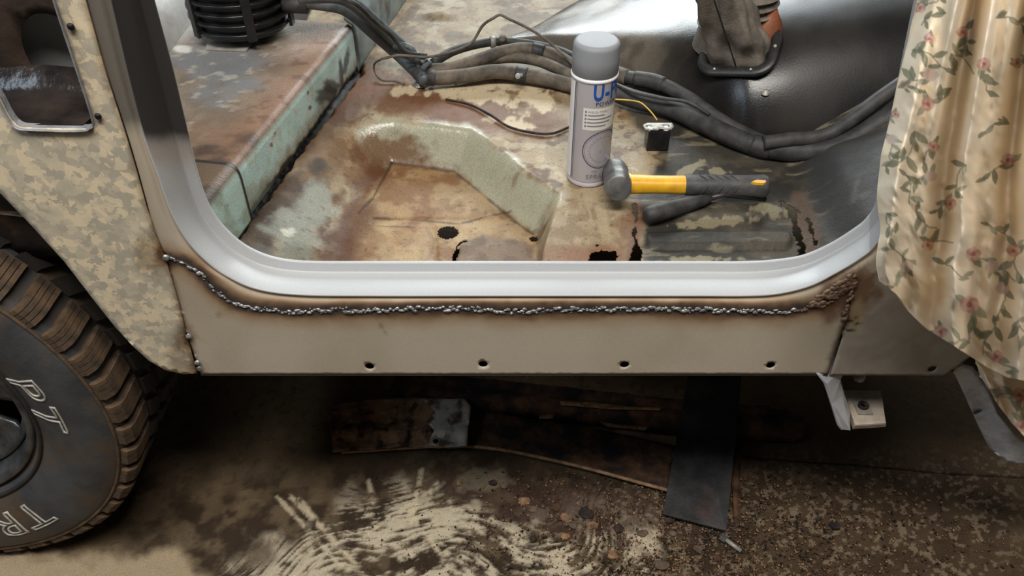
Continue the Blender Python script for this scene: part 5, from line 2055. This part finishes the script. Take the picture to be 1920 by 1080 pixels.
# long rusted sill box at the back
def build_scrap():
    # channel: swept profile along a path
    def channel(name, path, wfun, hfun, mat, label, ang=None, n=90):
        P = catmull([atZ(p[0], p[1], 0.0) for p in path], n)
        Tn = np.gradient(P, axis=0)
        Tn /= np.linalg.norm(Tn, axis=1)[:, None]
        side = np.stack([-Tn[:, 1], Tn[:, 0], np.zeros(n)], 1)
        prof = [(-1, 0), (-1, .55), (-.86, .92), (-.6, 1.0), (-.1, .96), (.0, .80), (.12, .78), (.25, .96), (.7, 1.0), (.92, .8), (1, .4), (1, 0)]
        V = []
        for i in range(n):
            t = i / (n - 1)
            for k, (a, b) in enumerate(prof):
                jit = .0016 * (hash2(np.array(i), np.array(k), 5) - .5) * 2
                q = P[i] + side[i] * a * wfun(t)
                V.append((q[0], q[1], .004 + b * hfun(t) + jit))
        return mk(name, V, gridfaces(n, len(prof)), mat, None, solid=.002)
    o = channel('rusty_sill_section', [(742, 742), (860, 752), (1000, 765), (1150, 782), (1280, 796), (1400, 806), (1512, 808)], lambda t: .034 * min(1, .55 + 6 * t) * math.sqrt(max(.02, 1 - max(0, (t - .95) / .05) ** 2)), lambda t: .045 * min(1, (1 - t) * 12 + .25), M['rust_dark'], '')
    tag(o, 'long dark rusted sill section with a rounded right end lying under the car', 'scrap metal')
    fl = [[(1050, 752), (1110, 754), (1180, 762), (1240, 764), (1238, 769), (1150, 767), (1052, 759)], [(1125, 790), (1160, 796), (1215, 800), (1210, 806), (1140, 800)], [(1012, 778), (1040, 776), (1036, 784), (1010, 785)]]
    for f in fl:
        p = slab('paint_flake', f, .001, .054, M['rust_edge'], '', parent=o, spacing=.006, rough=.0008)
    # broad skin with the curled pale edge
    o2 = slab('rusty_skin_sheet', [(872, 770), (960, 784), (1100, 803), (1270, 838), (1260, 922), (1200, 905), (1100, 878), (1000, 856), (930, 842), (876, 838)], .0018, .010, M['rust_dark'], 'broad dark rusted skin sheet with a pale curled front edge', zfun=lambda x, y: .012 * sstep(.2, .4, y))
    edge = catmull([atZ(p[0], p[1], .012) for p in [(640, 848), (760, 840), (850, 836), (930, 842), (1000, 855), (1100, 878), (1200, 905), (1262, 922)]], 70)
    MB().tube(edge, .0035, 8).build('curled_edge', M['rust_edge'], o2)
    # folded end piece with grey paint
    def zf(x, y):
        return .016 * sstep(.235, .262, y) + .012 * sstep(.26, .36, y)
    o3 = slab('rusty_sill_offcut', [(622, 775), (700, 764), (800, 762), (872, 762), (884, 775), (876, 838), (840, 840), (760, 836), (690, 842), (624, 846)], .002, .026, M['rust_tan'], 'short sill offcut, brown flaking rust with a grey painted right end', zfun=zf, rough=.003, spacing=.007)
    p = slab('grey_paint_end', [(795, 764), (872, 763), (883, 775), (875, 836), (842, 838), (800, 834), (815, 815), (800, 800), (818, 785)], .0012, .0285, M['scrap_grey'], '', parent=o3, zfun=zf, rough=.003, spacing=.007)
    c = atZ(817, 828, .040)
    m = MB()
    m.lathe([(.0058, .002), (.0095, .0022), (.0102, 0)], 18, Matrix.Translation(c), caps=False)
    m.build('hole_ring', M['zinc'], o3)
    m = MB()
    m.lathe([(0, .001), (.0058, .0015)], 18, Matrix.Translation(c))
    m.build('hole', M['plate_black'], o3)
    for f in ([(626, 784), (660, 776), (664, 800), (640, 806), (626, 800)], [(670, 822), (720, 812), (768, 814), (766, 828), (690, 836), (668, 834)], [(716, 782), (748, 774), (742, 800), (718, 806)]):
        slab('rust_scale', f, .0015, .0295, M['rust_tan'], '', parent=o3, zfun=zf, rough=.002, spacing=.006)
    # steel plate laid across
    za, zb = .085, .014
    pl = [atZ(1292, 690, za + .004), atZ(1392, 690, za + .004), atZ(1362, 995, zb), atZ(1243, 964, zb)]
    V = [tuple(q) for q in pl] + [(q[0], q[1], q[2] - .003) for q in pl]
    o4 = MB().add(V, [(0, 1, 2, 3), (7, 6, 5, 4), (0, 4, 5, 1), (1, 5, 6, 2), (2, 6, 7, 3), (3, 7, 4, 0)]).build('steel_plate', M['steel_plate'], None, smooth=False)
    tag(o4, 'dark flat steel plate laid across the rusted sill sections', 'steel plate')
    # offcut strip beside the plate
    o5 = slab('thin_metal_strip', [(1384, 820), (1392, 840), (1384, 930), (1388, 985), (1378, 990), (1372, 900)], .0015, .006, M['rust_dark'], 'thin dark metal strip lying right of the steel plate')
    # shiny blob: a bolt in the dirt
    p = atZ(1372, 1020, .007)
    b = empty('loose_bolt', (p[0], p[1], 0), 'small shiny bolt lying in the dirt below the steel plate', 'bolt')
    d = np.array([.010, -.010, 0])
    MB().tube([p - d * .8, p + d * 1.4], .004, 10).build('bolt_shank', M['zinc'], b)
    MB().tube([p - d * 1.6, p - d * .8], .0075, 6).build('bolt_head', M['chrome'], b, smooth=False)


build_scrap()


# ------------------------------------------------------------------ loose rust flakes and grit
def build_flakes():
    spots = [(983, 940, 9), (1000, 955, 8), (1042, 950, 11), (1060, 970, 8), (1075, 985, 7), (1098, 962, 13), (1110, 985, 9), (1130, 940, 7), (1160, 990, 9), (1180, 960, 6), (1205, 1000, 8), (1255, 975, 7), (1060, 1005, 7), (945, 910, 8), (925, 905, 7), (860, 905, 5), (1260, 1000, 6), (1565, 985, 8), (1480, 905, 6), (1310, 1030, 8), (1345, 1045, 7), (1150, 1040, 9), (1240, 1060, 10), (1000, 1010, 6)]
    words = ['orange brown', 'dark brown', 'dull red']
    for k, (px, py, s) in enumerate(spots):
        rs = np.random.RandomState(k)
        p = atZ(px, py, .003)
        r = s * .00105
        n = 9
        V = []
        for lay, (z, sc) in enumerate(((0, 1.0), (.0025, .95), (.0045, .6))):
            for i in range(n):
                a = 2 * math.pi * i / n
                q = r * sc * (0.7 + .5 * hash2(np.array(i), np.array(k), 3))
                V.append((p[0] + q * math.cos(a) * 1.2, p[1] + q * math.sin(a), p[2] - .002 + z + .0015 * rs.rand()))
        Fs = [tuple(range(n))[::-1], tuple(2 * n + i for i in range(n))]
        for l in range(2):
            Fs += [(l * n + i, l * n + (i + 1) % n, (l + 1) * n + (i + 1) % n, (l + 1) * n + i) for i in range(n)]
        mt = M['rust_tan'] if k % 3 == 0 else (M['rust_scale'] if k % 3 == 1 else M['rust_dark'])
        o = mk('rust_flake', V, Fs, mt, None, smooth=False)
        wd = ('orange brown', 'grey brown', 'dark')[k % 3]
        tag(o, 'small %s rust flake lying loose on the dirty concrete floor' % wd, 'rust flake', 'loose %s rust flakes on the floor' % wd)
    # grit nobody could count
    mb = {0: [], 1: []}
    fa = {0: [], 1: []}
    n = 0
    tet = np.array([(1, 1, 1), (-1, -1, 1), (-1, 1, -1), (1, -1, -1)], float)
    while n < 5200:
        px = RNG.uniform(560, 1920)
        py = RNG.uniform(860, 1090)
        w_ = math.exp(-((px - 1330) / 330) ** 2) * min(1, max(0, (py - 850) / 130.0)) + .5 * math.exp(-((px - 1080) / 130) ** 2 - ((py - 965) / 40) ** 2)
        if RNG.rand() > w_:
            continue
        p = atZ(px, py, .001)
        r = .0008 + .0018 * RNG.rand() ** 3
        q = tet * r * RNG.uniform(.6, 1.3, (4, 3))
        a = RNG.uniform(0, 6.28)
        q = np.stack([q[:, 0] * math.cos(a) - q[:, 1] * math.sin(a), q[:, 0] * math.sin(a) + q[:, 1] * math.cos(a), q[:, 2]], 1)
        k = 0 if RNG.rand() < .45 else 1
        b = len(mb[k]) * 4
        mb[k].append(q + p)
        fa[k] += [(b, b + 1, b + 2), (b, b + 2, b + 3), (b, b + 3, b + 1), (b + 1, b + 3, b + 2)]
        n += 1
    for k, (mt, lab) in enumerate((('rust_edge', 'pale tan grit scattered over the garage floor'), ('rust_dark', 'dark rust grit scattered over the garage floor'))):
        o = mk('floor_grit', np.vstack(mb[k]), np.array(fa[k]), M[mt], None, smooth=False)
        tag(o, lab, 'grit', kind='stuff')


build_flakes()
